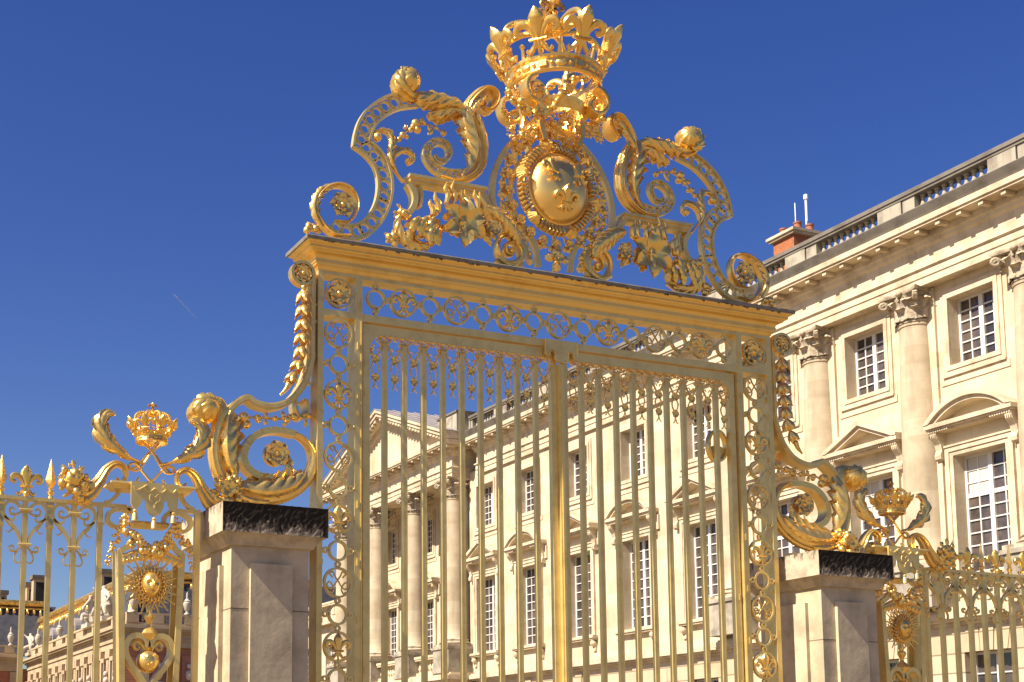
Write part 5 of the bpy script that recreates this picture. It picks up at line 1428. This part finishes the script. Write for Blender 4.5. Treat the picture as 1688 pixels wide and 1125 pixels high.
# balustrade on the roof
BAL = None
def baluster_mesh(parent, m=GREYST):
    mb = MB()
    lathe(mb, [(0.10, 0), (0.10, 0.05), (0.06, 0.08), (0.115, 0.20), (0.12, 0.27), (0.065, 0.42), (0.05, 0.52), (0.075, 0.56), (0.055, 0.60), (0.09, 0.63), (0.09, 0.68)], (0, 0, 0), 10)
    return mb.build('baluster', m, parent)
def balustrade(x, segs, z0, y0, y1, m=GREYST, h=0.68, base=0.13, dens=0.30, bm=None):
    """segs: solid pedestals (y, width)"""
    mb = MB(); t = 0.20
    box(mb, x - t, x + t, y0, y1, z0, z0 + base)
    edges = []
    for y, w in segs:
        mb2 = mb; box(mb2, x - t - 0.03, x + t + 0.03, y - w / 2, y - 0.18 * w, z0 + base + 0.001, z0 + base + h); box(mb2, x - t - 0.06, x + t + 0.06, y - 0.15 * w, y + w / 2, z0 + base + 0.001, z0 + base + h)
        edges.append((y - w / 2, y + w / 2))
    o = mb.build('balustrade', m, wing, smooth=False)
    mb = MB(); box(mb, x - t - 0.08, x + t + 0.08, y0 - 0.02, y1 + 0.02, z0 + base + h + 0.002, z0 + base + h + 0.10); box(mb, x - t - 0.12, x + t + 0.12, y0 - 0.04, y1 + 0.04, z0 + base + h + 0.10, z0 + base + h + 0.24)
    mb.build('coping', bm or COPING, o, smooth=False)
    edges = sorted(edges); prev = y0; gaps = []
    for a, b in edges + [(y1, y1)]:
        if a - prev > 0.3: gaps.append((prev, a))
        prev = max(prev, b)
    first = None
    for a, b in gaps:
        n = max(1, int((b - a) / dens))
        for i in range(n):
            y = a + (b - a) * (i + 0.5) / n
            p = Vector((x, y, z0 + base)) - Vector(wing.location)
            if first is None:
                first = baluster_mesh(o, m); first.location = p
                mm = [v.co for v in first.data.vertices]
                off = Vector(wing.location)
                for v in first.data.vertices: v.co = v.co + off
            else: inst(first, o, p)
    return o
COLY = [30.40, 35.03, 39.67, 44.40]
balustrade(35.78, [(y, 1.62) for y in COLY], 18.50, 25.0, 45.25)
balustrade(36.75, [(45.9, 0.9), (49.8, 1.3), (54.4, 1.3), (59.0, 1.3), (63.6, 1.3), (67.0, 0.7)], 18.50, 45.5, 67.3)

# columns
def capital_mesh(parent):
    mb = MB(); r = 0.45
    lathe(mb, [(r * 1.0, 0), (r * 1.10, 0.03), (r * 1.10, 0.08), (r * 0.98, 0.11), (r * 0.96, 0.5), (r * 1.02, 0.8), (r * 1.22, 0.96), (r * 1.25, 1.0)], (0, 0, 0), 20)
    for row, (zb, hh, nn, off, ro) in enumerate(((0.09, 0.48, 8, 0, 1.0), (0.12, 0.78, 8, 0.5, 1.0))):
        for i in range(nn):
            a = 2 * PI * (i + off) / nn
            V = []; F = []; m, q = 8, 5
            for j in range(m):
                t = j / (m - 1)
                tt = max(0, t - 0.62) / 0.38
                out = r * ro + 0.035 + 0.03 * row + 0.19 * tt ** 1.3
                z = zb + hh * (t if t < 0.82 else 0.82 + 0.10 * math.sin((t - 0.82) / 0.18 * PI * 1.15))
                w = r * 0.33 * (0.85 + 0.30 * math.sin(PI * t) - 0.55 * tt ** 2 + 0.14 * abs(math.sin(3.5 * PI * t)))
                for k in range(q):
                    u = -1 + k * 2 / (q - 1); b = a + u * w / r
                    oo = out + 0.05 * (1 - u * u) + (0.03 if k % 2 == 0 else -0.01)
                    V.append((oo * math.cos(b), oo * math.sin(b), z))
            for j in range(m - 1):
                for k in range(q - 1): F.append((j * q + k, j * q + k + 1, (j + 1) * q + k + 1, (j + 1) * q + k))
            mb.add(V, F)
    for i in range(4):
        a = PI / 4 + i * PI / 2; c, s = math.cos(a), math.sin(a)
        P = []
        for t in np.linspace(0, 1, 26):
            if t < 0.4: rr, z = r * 1.0 + 0.36 * (t / 0.4) ** 1.5, 0.55 + 0.38 * t / 0.4
            else:
                b = (t - 0.4) / 0.6 * 2.6 * PI; k = 0.13 * (1 - (t - 0.4) / 0.6 * 0.8)
                rr, z = r * 1.0 + 0.36 + k * math.sin(b), 0.93 - 0.13 + k * math.cos(b)
            P.append((rr * c, rr * s, z))
        tube3(mb, P, np.linspace(0.05, 0.04, 26), 6)
        tube3(mb, [(p[0] + 0.05 * s, p[1] - 0.05 * c, p[2]) for p in P], np.linspace(0.045, 0.035, 26), 6)
        b = i * PI / 2
        ball(mb, (r * 1.32 * math.cos(b), r * 1.32 * math.sin(b), 1.03), 0.10, 9)
        for s2 in (-1, 1):
            P = spiral((0, 0), 0.085, 0.02, 90, 90 + s2 * 500, 14)
            tube3(mb, [((r * 1.15 + 0.02) * math.cos(b) - (s2 * 0.13 + p[0]) * math.sin(b), (r * 1.15 + 0.02) * math.sin(b) + (s2 * 0.13 + p[0]) * math.cos(b), 0.86 + p[1]) for p in P], 0.03, 5)
    # abacus with hollow sides
    pts = []
    for i in range(4):
        a = i * PI / 2
        for t in np.linspace(-1, 1, 9)[:-1]:
            d = 0.68 - 0.12 * (1 - t * t); e = 0.70 * t
            pts.append((d * math.cos(a) - e * math.sin(a), d * math.sin(a) + e * math.cos(a)))
    n = len(pts)
    V = [(x * 0.96, y * 0.96, 1.0) for x, y in pts] + [(x, y, 1.05) for x, y in pts] + [(x, y, 1.12) for x, y in pts]
    F = [tuple(range(n))[::-1], tuple(range(2 * n, 3 * n))] + [(k * n + i, k * n + (i + 1) % n, (k + 1) * n + (i + 1) % n, (k + 1) * n + i) for k in range(2) for i in range(n)]
    mb.add(V, F)
    return mb.build('capital', CAPST, parent, ang=50)
CAPST = stone('capital_stone', (0.47, 0.39, 0.28), (0.20, 0.155, 0.11), 0, 1, 1, vscale=3.5, thr=(0.45, 0.7))
cproto = None
def column(x, y, zb=5.42, ped=True):
    global cproto
    loc = Vector((x, y, 6.86))
    wl = Vector(wing.location)
    if cproto is None:
        mb = MB(); H = 15.09 - 6.86
        prof = [(0.50 + (0.55 - 0.50) * (1 - t) ** 1.0 + 0.012 * math.sin(PI * t) - 0.05 * t * t, 0.42 + (H - 0.42) * t) for t in np.linspace(0, 1, 14)]
        lathe(mb, [(0.58, 0.40), (0.55, 0.44)] + prof[1:-1] + [(0.455, H - 0.1), (0.48, H - 0.08), (0.48, H - 0.01), (0.45, H)], (0, 0, 0), 32)
        c = mb.build('column', COLM, None); c.parent = wing; c.location = loc - wl; c.scale = (1.22, 1.22, 1.0)
        mb = MB(); lathe(mb, [(0.74, 0.0), (0.74, 0.12), (0.70, 0.13), (0.745, 0.18), (0.745, 0.22), (0.66, 0.27), (0.62, 0.31), (0.66, 0.36), (0.64, 0.40), (0.57, 0.43)], (0, 0, 0), 28)
        box(mb, -0.75, 0.75, -0.75, 0.75, -0.02, 0.118)
        b = mb.build('base', CAPST, None); b.parent = c
        k = capital_mesh(None); k.parent = c; k.location = (0, 0, H)
        cproto = c
    else:
        c = inst(cproto, wing, loc - wl)
        for ch in list(cproto.children): inst(ch, c, ch.location)
    if ped:
        mb = MB(); box(mb, x - 0.90, x + 0.90, y - 0.90, y + 0.90, zb - 0.003, 6.70); box(mb, x - 0.97, x + 0.97, y - 0.97, y + 0.97, 6.70, 6.838)
        box(mb, x - 0.96, x + 0.96, y - 0.96, y + 0.96, zb - 0.004, zb + 0.25)
        mb.build('column_pedestal', GREYST, wing, smooth=False)
    return c
for y in COLY: column(WP, y)
# flat pilaster strips behind the engaged columns
for y in COLY:
    mb = MB(); box(mb, WP - 0.10, WP - 0.001, y - 0.86, y + 0.86, 6.9, 16.15); mb.build('pilaster_strip', STONE, wing, smooth=False)

# ------------------------------------------------------------------ portico at the far end of the wing
PY0, PY1 = 67.55, 84.25
entab(35.70, PY0, PY1, x1=39.5, dz=-0.002, gutter=False)
PCOL = [68.25, 73.15, 78.30, 83.35]
for y in PCOL: column(36.2, y)
PW_ = 38.3
pw = [(y0 + y1) / 2 for y0, y1 in zip(PCOL, PCOL[1:])]
mb = MB()
wall(mb, PW_, PY0 + 0.1, PY1, 5.0, 16.5, [(y - 0.8, y + 0.8, 13.25, 15.5) for y in pw] + [(y - 0.95, y + 0.95, 6.5, 10.4) for y in pw])
box(mb, 36.7, PW_ - 0.003, PY0 + 0.25, PY0 + 0.65, 5.40, 16.19)
mb.build('wall', STONE, wing, smooth=False)
for i, y in enumerate(pw):
    window(wing, PW_, y, 1.6, 13.25, 15.5, 6); surround_upper(wing, PW_, y, 1.6, 13.25, 15.5)
    window(wing, PW_, y, 1.9, 6.5, 10.4, 9); surround_lower(wing, PW_, y, 1.9, 6.5, 10.4, seg=(i % 2 == 0))
mb = MB(); wall(mb, 35.42, PY0 - 0.3, PY1 + 0.3, GZ, 4.82, [], 0.4)
box(mb, 35.425, 36.7, PY0 - 0.3, PY0 - 0.29, GZ, 4.82); mb.build('ground_floor_wall', RUST, wing, smooth=False)
mb = MB()
for p, z0, z1 in ((0.10, 4.82, 4.94), (0.30, 4.94, 5.02), (0.42, 5.02, 5.22), (0.34, 5.22, 5.30), (0.10, 5.30, 5.412)):
    box(mb, 35.42 - p, 38.28, PY0 - 0.3 - p, PY1 + 0.3, z0, z1)
mb.build('string_course', TRIM, wing, smooth=False)
for a, b in zip(PCOL, PCOL[1:]): balustrade(35.95, [], 5.42, a + 0.99, b - 0.99, STONE, base=0.22, dens=0.30, bm=STONE)
# pediment of the portico
yc = (PY0 + PY1) / 2; hw = (PY1 - PY0) / 2 + 0.80; zb = 18.165; ap = 3.35; sl = ap / hw
mb = MB()
xpoly(mb, [(yc - hw + 0.9, zb), (yc + hw - 0.9, zb), (yc, zb + ap - 0.45)], 35.74, 36.3)
mb.build('tympanum', STONE, wing, smooth=False)
mb = MB()
for s in (-1, 1):
    for t0, t1, x in ((0.0, 0.20, 34.84), (0.20, 0.42, 34.94), (0.42, 0.58, 35.25), (0.58, 0.95, 35.60)):
        f = lambda y, t: zb + 0.42 + ap - abs(y - yc) * sl - t
        ye = yc + s * hw; yi = yc + s * min(hw, (ap + 0.42 - t1 - 0.002) / sl)
        q = [(ye, max(f(ye, t0), zb + 0.002)), (yc, f(yc, t0)), (yc, f(yc, t1)), (yi, f(yi, t1))]
        if abs(ye - yi) > 0.01: q.append((ye, zb + 0.002))
        xpoly(mb, q, x, 36.4)
    n = 22
    for i in range(n):
        y = yc + s * (0.4 + (hw - 1.3) * i / (n - 1)); z = zb + 0.42 + ap - abs(y - yc) * sl - 0.44
        d = 0.14
        xpoly(mb, [(y - d, z - 0.17 + s * d * sl * 0), (y + d, z - 0.17), (y + d, z - s * d * sl), (y - d, z + s * d * sl)], 35.02, 35.30)
mb.build('pediment', TRIM, wing, smooth=False)
mb = MB()
for s in (-1, 1):
    V = [(34.80, yc, zb + ap + 0.46), (34.80, yc + s * (hw + 0.06), zb + 0.44), (44.0, yc + s * (hw + 0.06), zb + 0.44), (44.0, yc, zb + ap + 0.46)]
    V += [(a, b, c - 0.035) for a, b, c in V]
    F = [(0, 1, 2, 3), (4, 7, 6, 5), (0, 4, 5, 1), (1, 5, 6, 2), (2, 6, 7, 3)]
    if s < 0: pass
    else: F = [f[::-1] for f in F]
    mb.add(V, F)
    for i in range(12):
        x = 35.3 + 0.72 * i
        V = [(x, yc + s * 0.05, zb + ap + 0.47), (x, yc + s * hw, zb + 0.47), (x + 0.05, yc + s * hw, zb + 0.47), (x + 0.05, yc + s * 0.05, zb + ap + 0.47)]
        V += [(a, b, c + 0.04) for a, b, c in V]
        mb.add(V, [(0, 1, 2, 3), (4, 7, 6, 5), (0, 4, 5, 1), (1, 5, 6, 2), (2, 6, 7, 3), (3, 7, 4, 0)])
mb.build('roof', LROOF, wing, smooth=False)
# attic block where portico and wing meet
mb = MB(); box(mb, 35.75, 37.6, 67.05, 69.3, 18.62, 19.75); mb.build('attic_block', GREYST, wing, smooth=False)
mb = MB(); box(mb, 35.68, 37.66, 66.98, 69.36, 19.753, 19.86); mb.build('attic_coping', COPING, wing, smooth=False)
# main roof, low behind the balustrade
mb = MB()
V = [(37.6, 24, 18.5), (37.6, 67, 18.5), (43, 67, 19.0), (43, 24, 19.0)]; mb.add(V, [(0, 1, 2, 3)]); mb.build('roof', SLATE, wing, smooth=False)
# lower wing beyond the portico
mb = MB(); wall(mb, 36.8, 84.3, 115, GZ, 9.9, [(y - 0.9, y + 0.9, 5.6, 8.6) for y in (87.2, 91.5, 95.8)]); mb.build('wall', STONE, wing, smooth=False)
for y in (87.2, 91.5, 95.8): window(wing, 36.8, y, 1.8, 5.6, 8.6, 6)
mb = MB(); box(mb, 36.3, 37.6, 84.9, 115, 9.902, 10.15); box(mb, 36.5, 37.6, 84.9, 115, 10.15, 10.3); mb.build('cornice', TRIM, wing, smooth=False)
balustrade(36.75, [(86.0, 0.8), (90, 0.8), (94, .8), (98, .8)], 10.30, 85.2, 100, STONE, base=0.2, bm=STONE)
# chimney
mb = MB(); box(mb, 40.0, 41.6, 45.0, 46.25, 18, 22.60)
ch = mb.build('chimney', BRICK, wing, smooth=False)
mb = MB(); box(mb, 39.86, 41.74, 44.86, 46.39, 22.602, 22.70); box(mb, 39.78, 41.82, 44.78, 46.47, 22.70, 22.82); mb.build('chimney_cap', TRIM, ch, smooth=False)
for x, y in ((40.35, 46.0), (40.4, 45.2), (41.05, 45.2)):
    mb = MB(); lathe(mb, [(0.19, 0), (0.20, 0.05), (0.16, 0.12), (0.15, 0.32), (0.18, 0.34), (0.18, 0.40), (0.12, 0.40)], (x, y, 22.822), 14); mb.build('chimney_pot', TERRA, ch)
for x, y, h, r, lb in ((41.9, 46.3, 3.6, 0.052, 'stout white mast with a small box head, right of the brick chimney'), (41.2, 46.2, 3.3, 0.022, 'thin pale rod rising between the chimney pots')):
    t = thing('roof_mast', lb, 'mast', (x, y, 19.0), 'masts by the chimney')
    mb = MB(); lathe(mb, [(r, 0), (r, h + 2.3)], (x, y, 19.0), 8); mb.build('pole', MAST, t)
    if r > 0.05:
        mb = MB(); lathe(mb, [(0.05, 0), (0.10, 0.03), (0.10, 0.22), (0.05, 0.25)], (x, y, 19.0 + h + 2.3), 10); mb.build('head', MAST, t)

# ================================================================== the brick palace at the end of the court
bp = thing('brick_palace', 'distant brick palace with a slate roof edged in gold, low at the left', 'palace', (38.7, 150, GZ))
BX, BY, BF = 38.7, 150.0, 205.0
BW = stone('warm_pale_stone', (0.42, 0.325, 0.205), (0.30, 0.215, 0.135), 0, 1, 1, vscale=0.5)
BR = stone('rose_brick', (0.34, 0.15, 0.085), (0.27, 0.11, 0.065), 0.02, 0.5, 0.16, vscale=0.5, jc=1.2)
def bpart(name, m, *boxes, parent=bp):
    mb = MB()
    for b in boxes: box(mb, *b)
    return mb.build(name, m, parent, smooth=False)
bpart('wall', BR, (BX, 95, BY, BF + 20, GZ, 14.6))
bpart('wall', BR, (-60, BX - 0.01, BF, BF + 20, GZ, 14.6))
def strips(parent, m, prof, kind):
    mb = MB()
    for p, z0, z1 in prof:
        box(mb, BX - p, 95, BY - p, BF - 0.02, z0, z1)
    return mb.build(kind, m, parent, smooth=False)
strips(bp, BW, ((0.25, 13.6, 14.3), (0.4, 14.3, 14.55), (0.3, 14.55, 15.1), (0.6, 15.1, 15.3), (0.9, 15.3, 15.55), (1.1, 15.55, 15.85), (0.6, 15.85, 16.0)), 'cornice')
mb = MB()
for p, z0, z1 in ((0.25, 13.6, 14.3), (0.4, 14.3, 14.55), (0.3, 14.55, 15.1), (0.6, 15.1, 15.3), (0.9, 15.3, 15.55), (1.1, 15.55, 15.85), (0.6, 15.85, 16.0)):
    box(mb, -60, BX - 1.2, BF - p, BF + 1, z0 + 0.6, z1 + 0.6)
mb.build('cornice', BW, bp, smooth=False)
# balustrades: lit long side, shaded end, far front
def bbal(pts0, pts1, z0, n, peds):
    mb = MB(); (xa, ya), (xb, yb) = pts0, pts1; L = math.hypot(xb - xa, yb - ya); ux, uy = (xb - xa) / L, (yb - ya) / L
    M = Matrix.Translation((xa, ya, z0)) @ Matrix.Rotation(math.atan2(uy, ux), 4, 'Z')
    box(mb, 0, L, -0.25, 0.25, 0, 0.25, M); box(mb, 0, L, -0.3, 0.3, 1.13, 1.35, M)
    for q in peds: box(mb, q * L - 0.7, q * L + 0.7, -0.3, 0.3, 0.25, 1.128, M)
    o = mb.build('balustrade', BW, bp, smooth=False)
    for i in range(n):
        t = L * (i + 0.5) / n
        if any(abs(t - q * L) < 0.8 for q in peds): continue
        mb = MB(); lathe(mb, [(0.14, 0.25), (0.09, 0.3), (0.19, 0.48), (0.19, 0.58), (0.08, 0.85), (0.14, 1.05), (0.14, 1.13)], (0, 0, 0), 8, M @ Matrix.Translation((t, 0, 0)))
        mb.build('baluster', BW, o)
bbal((BX + 0.1, BY - 0.1), (BX + 12, BY - 0.1), 16.0, 22, (0.06, 0.30, 0.62, 0.95))
bbal((36.8, BF - 0.1), (22, BF - 0.1), 16.6, 26, (0.07, 0.42, 0.77))
mb = MB(); box(mb, BX - 0.3, BX + 0.3, BY + 0.6, BF - 0.5, 16.0, 16.3); box(mb, BX - 0.35, BX + 0.35, BY + 0.6, BF - 0.5, 17.05, 17.3)
for i in range(9): box(mb, BX - 0.28, BX + 0.28, BY + 1 + i * 6.0, BY + 5.0 + i * 6.0, 16.3, 17.05)
mb.build('parapet', BW, bp, smooth=False)
# pilasters, windows and busts on the lit side
for i in range(13):
    y = BY + 1.4 + i * 4.2
    mb = MB()
    for dy in (-0.55, 0.55):
        box(mb, BX - 0.35, BX - 0.001, y + dy - 0.4, y + dy + 0.4, GZ, 12.6); box(mb, BX - 0.5, BX - 0.001, y + dy - 0.5, y + dy + 0.5, 12.6, 13.6)
    mb.build('pilaster', BW, bp, smooth=False)
    mb = MB(); box(mb, BX - 0.5, BX - 0.001, y + 1.5, y + 1.75, 6.0, 12.2); box(mb, BX - 0.5, BX - 0.001, y + 2.65, y + 2.9, 6.0, 12.2); box(mb, BX - 0.55, BX - 0.001, y + 1.4, y + 3.0, 12.2, 12.7)
    w = mb.build('window', BW, bp, smooth=False)
    mb = MB(); box(mb, BX - 0.06, BX - 0.002, y + 1.751, y + 2.649, 6.0, 12.19); mb.build('pane', GLASS, w, smooth=False)
    mb = MB(); box(mb, BX - 0.7, BX - 0.36, y - 0.3, y + 0.3, 9.4, 9.7); ball(mb, (BX - 0.55, y, 10.1), 0.42, 10, sz=1.0, sx=0.8); ball(mb, (BX - 0.6, y, 10.85), 0.26, 10, sz=1.25); mb.build('bust', MARBLE, bp)
for x in (41.0, 44.4, 47.8):                           # shaded end wall
    bpart('pilaster', BW, (x - 0.5, x + 0.5, BY - 0.35, BY - 0.001, GZ, 13.6)); bpart('panel', PINK, (x + 0.9, x + 2.5, BY - 0.10, BY - 0.002, 7.5, 12.8))
    mb = MB(); ball(mb, (x + 1.7, BY - 0.3, 10.6), 0.42, 10, sz=1.5); ball(mb, (x + 1.7, BY - 0.35, 11.6), 0.26, 10, sz=1.2); box(mb, x + 1.2, x + 2.2, BY - 0.4, BY - 0.101, 9.5, 9.8); mb.build('bust', MARBLE, bp)
for x in (24, 28.4, 32.8, 36.6):
    bpart('pilaster', BW, (x - 0.6, x + 0.6, BF - 0.35, BF - 0.001, GZ, 14.1))
# roofs with gilded ridges
def slab(name, m, q, t=0.3, parent=bp):
    mb = MB(); n = np.cross(np.array(q[1]) - np.array(q[0]), np.array(q[2]) - np.array(q[0])); n = n / np.linalg.norm(n) * t
    V = list(q) + [tuple(np.array(p) - n) for p in q]
    mb.add(V, [(0, 1, 2, 3), (7, 6, 5, 4), (0, 4, 5, 1), (1, 5, 6, 2), (2, 6, 7, 3), (3, 7, 4, 0)]); return mb.build(name, m, parent, smooth=False)
RZ, RX = 22.0, 41.2
rf = slab('roof', SLATE, [(BX + 1.0, BY + 1.5, 16.1), (RX, BY + 3.6, RZ), (RX, BF + 8, RZ), (BX + 1.0, BF + 8, 16.1)])
slab('roof', SLATE, [(BX + 1.0, BY + 1.5, 16.1), (95, BY + 1.5, 16.1), (95, BY + 3.6, RZ), (RX, BY + 3.6, RZ)])
slab('roof', SLATE, [(-60, BF + 1.5, 16.7), (BX + 1, BF + 1.5, 16.7), (BX + 5, BF + 6, 24.6), (-60, BF + 6, 24.6)])
def gridge(p0, p1, n, drop=1.0):
    mb = MB(); p0 = np.array(p0, float); p1 = np.array(p1, float)
    tube3(mb, np.linspace(p0, p1, 12), 0.55, 8); tube3(mb, np.linspace(p0 - [0, 0, 0.75], p1 - [0, 0, 0.75], 12) + [-0.2, -0.3, 0], 0.18, 8)
    d = (p1 - p0) / n
    for i in range(n):
        q = p0 + d * (i + 0.5); L = drop * (1.0 if i % 3 else 1.7)
        ball(mb, q - [0.25, 0.35, 0.75 + L * 0.5], 0.34, 8, sz=1.3 * L, sx=0.8, sy=0.8); ball(mb, q - [0.25, 0.4, 0.95 + L], 0.16, 6)
    return mb.build('gilded_ridge', ROOFGOLD, bp)
gridge((RX, BY + 3.6, RZ + 0.2), (RX, BF + 5, RZ + 0.2), 42)
gridge((RX, BY + 3.6, RZ + 0.2), (62, BY + 3.6, RZ + 0.2), 18)
gridge((42, BF + 5.6, 24.8), (16, BF + 5.6, 24.8), 26)
gridge((BX + 1.1, BY + 1.5, 16.8), (RX, BY + 3.6, RZ), 5, 0.4)
# dormers
for y in (BY + 14, BY + 30, BY + 44):
    mb = MB()
    V = [(BX + 0.9 + 0.0, y + 1.3 * math.cos(a), 18.2 + 1.5 * math.sin(a)) for a in np.linspace(0, PI, 12)]; V += [(x + 2.6, yy, z) for x, yy, z in V]
    F = [(i, i + 12, i + 13, i + 1) for i in range(11)] + [tuple(range(12)), tuple(range(23, 11, -1))]
    mb.add(V, F); box(mb, BX + 0.9, BX + 3, y - 1.3, y + 1.3, 16.4, 18.2); d = mb.build('dormer', LROOF, bp, smooth=False)
    mb = MB(); box(mb, BX + 0.82, BX + 0.898, y - 0.7, y + 0.7, 17.0, 18.6); mb.build('pane', GLASS, d, smooth=False)
    mb = MB(); lathe(mb, [(0.5, 0), (0.3, 0.5), (0.45, 1.0), (0.15, 1.6), (0.25, 2.0), (0.02, 2.5)], (BX + 1.0, y + 1.9, 17.2), 10); mb.build('gilded_finial', ROOFGOLD, d)
# chimney stacks
for (px, py0, py1, w, Y) in ((66, 948, 990, 20, 216), (50, 960, 990, 10, 218), (5, 973, 995, 12, 216), (178, 938, 980, 20, 190)):
    a = G(px - w / 2, py0, Y); b = G(px + w / 2, py1, Y)
    bpart('chimney', BW, (a[0], b[0], Y, Y + 2.5, b[1] - 4, a[1] - 0.6)); bpart('chimney_cap', COPING, (a[0] - 0.25, b[0] + 0.25, Y - 0.25, Y + 2.75, a[1] - 0.599, a[1]))
    bpart('flue_panel', DARK, (a[0] + 0.35, b[0] - 0.35, Y - 0.05, Y - 0.002, b[1] - 2, a[1] - 1.1))

# urns and figures on the balustrades
def urn(x, y, z, s, label):
    t = thing('stone_urn', label, 'urn', (x, y, z), 'urns on the brick palace')
    mb = MB(); lathe(mb, [(0.34, 0), (0.34, 0.12), (0.16, 0.22), (0.14, 0.38), (0.30, 0.55), (0.44, 1.05), (0.46, 1.30), (0.36, 1.42), (0.42, 1.52), (0.30, 1.60)], (x, y, z), 14); o = mb.build('body', MARBLE, t)
    for v in o.data.vertices: v.co = v.co * s
    mb = MB(); lathe(mb, [(0.30, 1.60), (0.22, 1.75), (0.10, 1.85), (0.16, 2.0), (0.10, 2.2), (0.13, 2.35), (0.02, 2.6)], (x, y, z), 10); o = mb.build('flame_lid', MARBLE, t)
    for v in o.data.vertices: v.co = v.co * s
urn(35.95, BF - 0.1, 17.95, 1.05, 'pale urn on the far shaded balustrade, leftmost of the urns')
urn(BX, 198.6, 17.3, 1.05, 'sunlit urn just right of the second railing bar, above the palace corner')
urn(BX, 184.2, 17.3, 1.0, 'sunlit urn between the two scrolled railing bars at the left')
urn(39.6, BY - 0.1, 17.35, 1.0, 'pale urn on the shaded balustrade behind the sun rays')
urn(45.8, BY - 0.1, 17.35, 1.0, 'pale urn on the shaded balustrade in the gap right of the sun face')
def statue(x, y, z, s, label, lean):
    t = thing('stone_statue', label, 'statue', (x, y, z), 'figures on the brick palace')
    mb = MB()
    box(mb, x - 0.5 * s, x + 0.5 * s, y - 0.9 * s, y + 0.9 * s, z, z + 0.3 * s); mb.build('plinth', MARBLE, t, smooth=False)
    me = bpy.data.meshes.new('figure')
    J = [(0, 0, 1.0), (0, lean * 0.1, 1.4), (0, lean * 0.2, 1.85), (0, lean * 0.22, 2.05), (0, lean * 0.25, 2.3), (-0.1, -0.22, 0.95), (-0.55, -0.35, 0.9), (-0.5, -0.5, 0.4), (-0.1, 0.2, 0.95), (-0.6, 0.4, 0.8), (-0.45, 0.8, 0.4),
         (-0.05, -0.3 + lean * 0.2, 1.8), (-0.3, -0.55, 1.5), (-0.5, -0.5, 1.2), (-0.05, 0.3 + lean * 0.2, 1.8), (-0.1, 0.7, 1.9), (-0.3, 0.95, 2.2), (0.2, 0, 0.6), (0.2, 0, 0.3)]
    Ed = [(0, 1), (1, 2), (2, 3), (3, 4), (0, 5), (5, 6), (6, 7), (0, 8), (8, 9), (9, 10), (2, 11), (11, 12), (12, 13), (2, 14), (14, 15), (15, 16), (0, 17), (17, 18)]
    rad = [.30, .26, .28, .12, .20, .22, .17, .12, .22, .17, .12, .14, .10, .07, .14, .10, .06, .35, .45]
    me.from_pydata([(a * s, b * s, c * s) for a, b, c in J], Ed, [])
    o = bpy.data.objects.new('figure', me); COL.objects.link(o); o.parent = t; me.materials.append(MARBLE)
    md = o.modifiers.new('skin', 'SKIN')
    for v, r in zip(me.skin_vertices[0].data, rad): v.radius = (r * s, r * s)
    me.skin_vertices[0].data[0].use_root = True
    sd = o.modifiers.new('sub', 'SUBSURF'); sd.levels = 1; sd.render_levels = 1
    o.rotation_euler = (0, 0, R(30 * lean))
statue(BX, 203.0, 16.4, 1.45, 'seated white stone figure at the palace corner, arms raised, farthest left', 1)
statue(BX, 166.0, 17.0, 1.75, 'large sunlit stone figure on the balustrade just left of the fence post', -1)
statue(BX, 158.5, 17.0, 1.9, 'largest sunlit stone figure, beside the tapering frame of the sun pilaster', 1)

# vapour trail, very high and far away
mb = MB()
a = ray(286, 485); b = ray(323, 524); D = 9000 / a[1]
P = np.linspace(a * D, b * (9000 / b[1]), 20)
tube3(mb, P, [1, 5, 7, 6, 7, 6, 5, 6, 5, 4, 3, 1], 8)
CT = mat('vapour', (0.9, 0.9, 0.9), 1.0)
nt = CT.node_tree; tr = nt.nodes.new('ShaderNodeBsdfTransparent'); mxs = nt.nodes.new('ShaderNodeMixShader'); mxs.inputs[0].default_value = 0.2
out = [n for n in nt.nodes if n.type == 'OUTPUT_MATERIAL'][0]
nt.links.new(tr.outputs[0], mxs.inputs[1]); nt.links.new(nt.nodes['Principled BSDF'].outputs[0], mxs.inputs[2]); nt.links.new(mxs.outputs[0], out.inputs[0])
o = mb.build('vapour_trail', CT)
tag(o, 'short thin white vapour trail in the blue sky left of the gate', 'vapour trail')
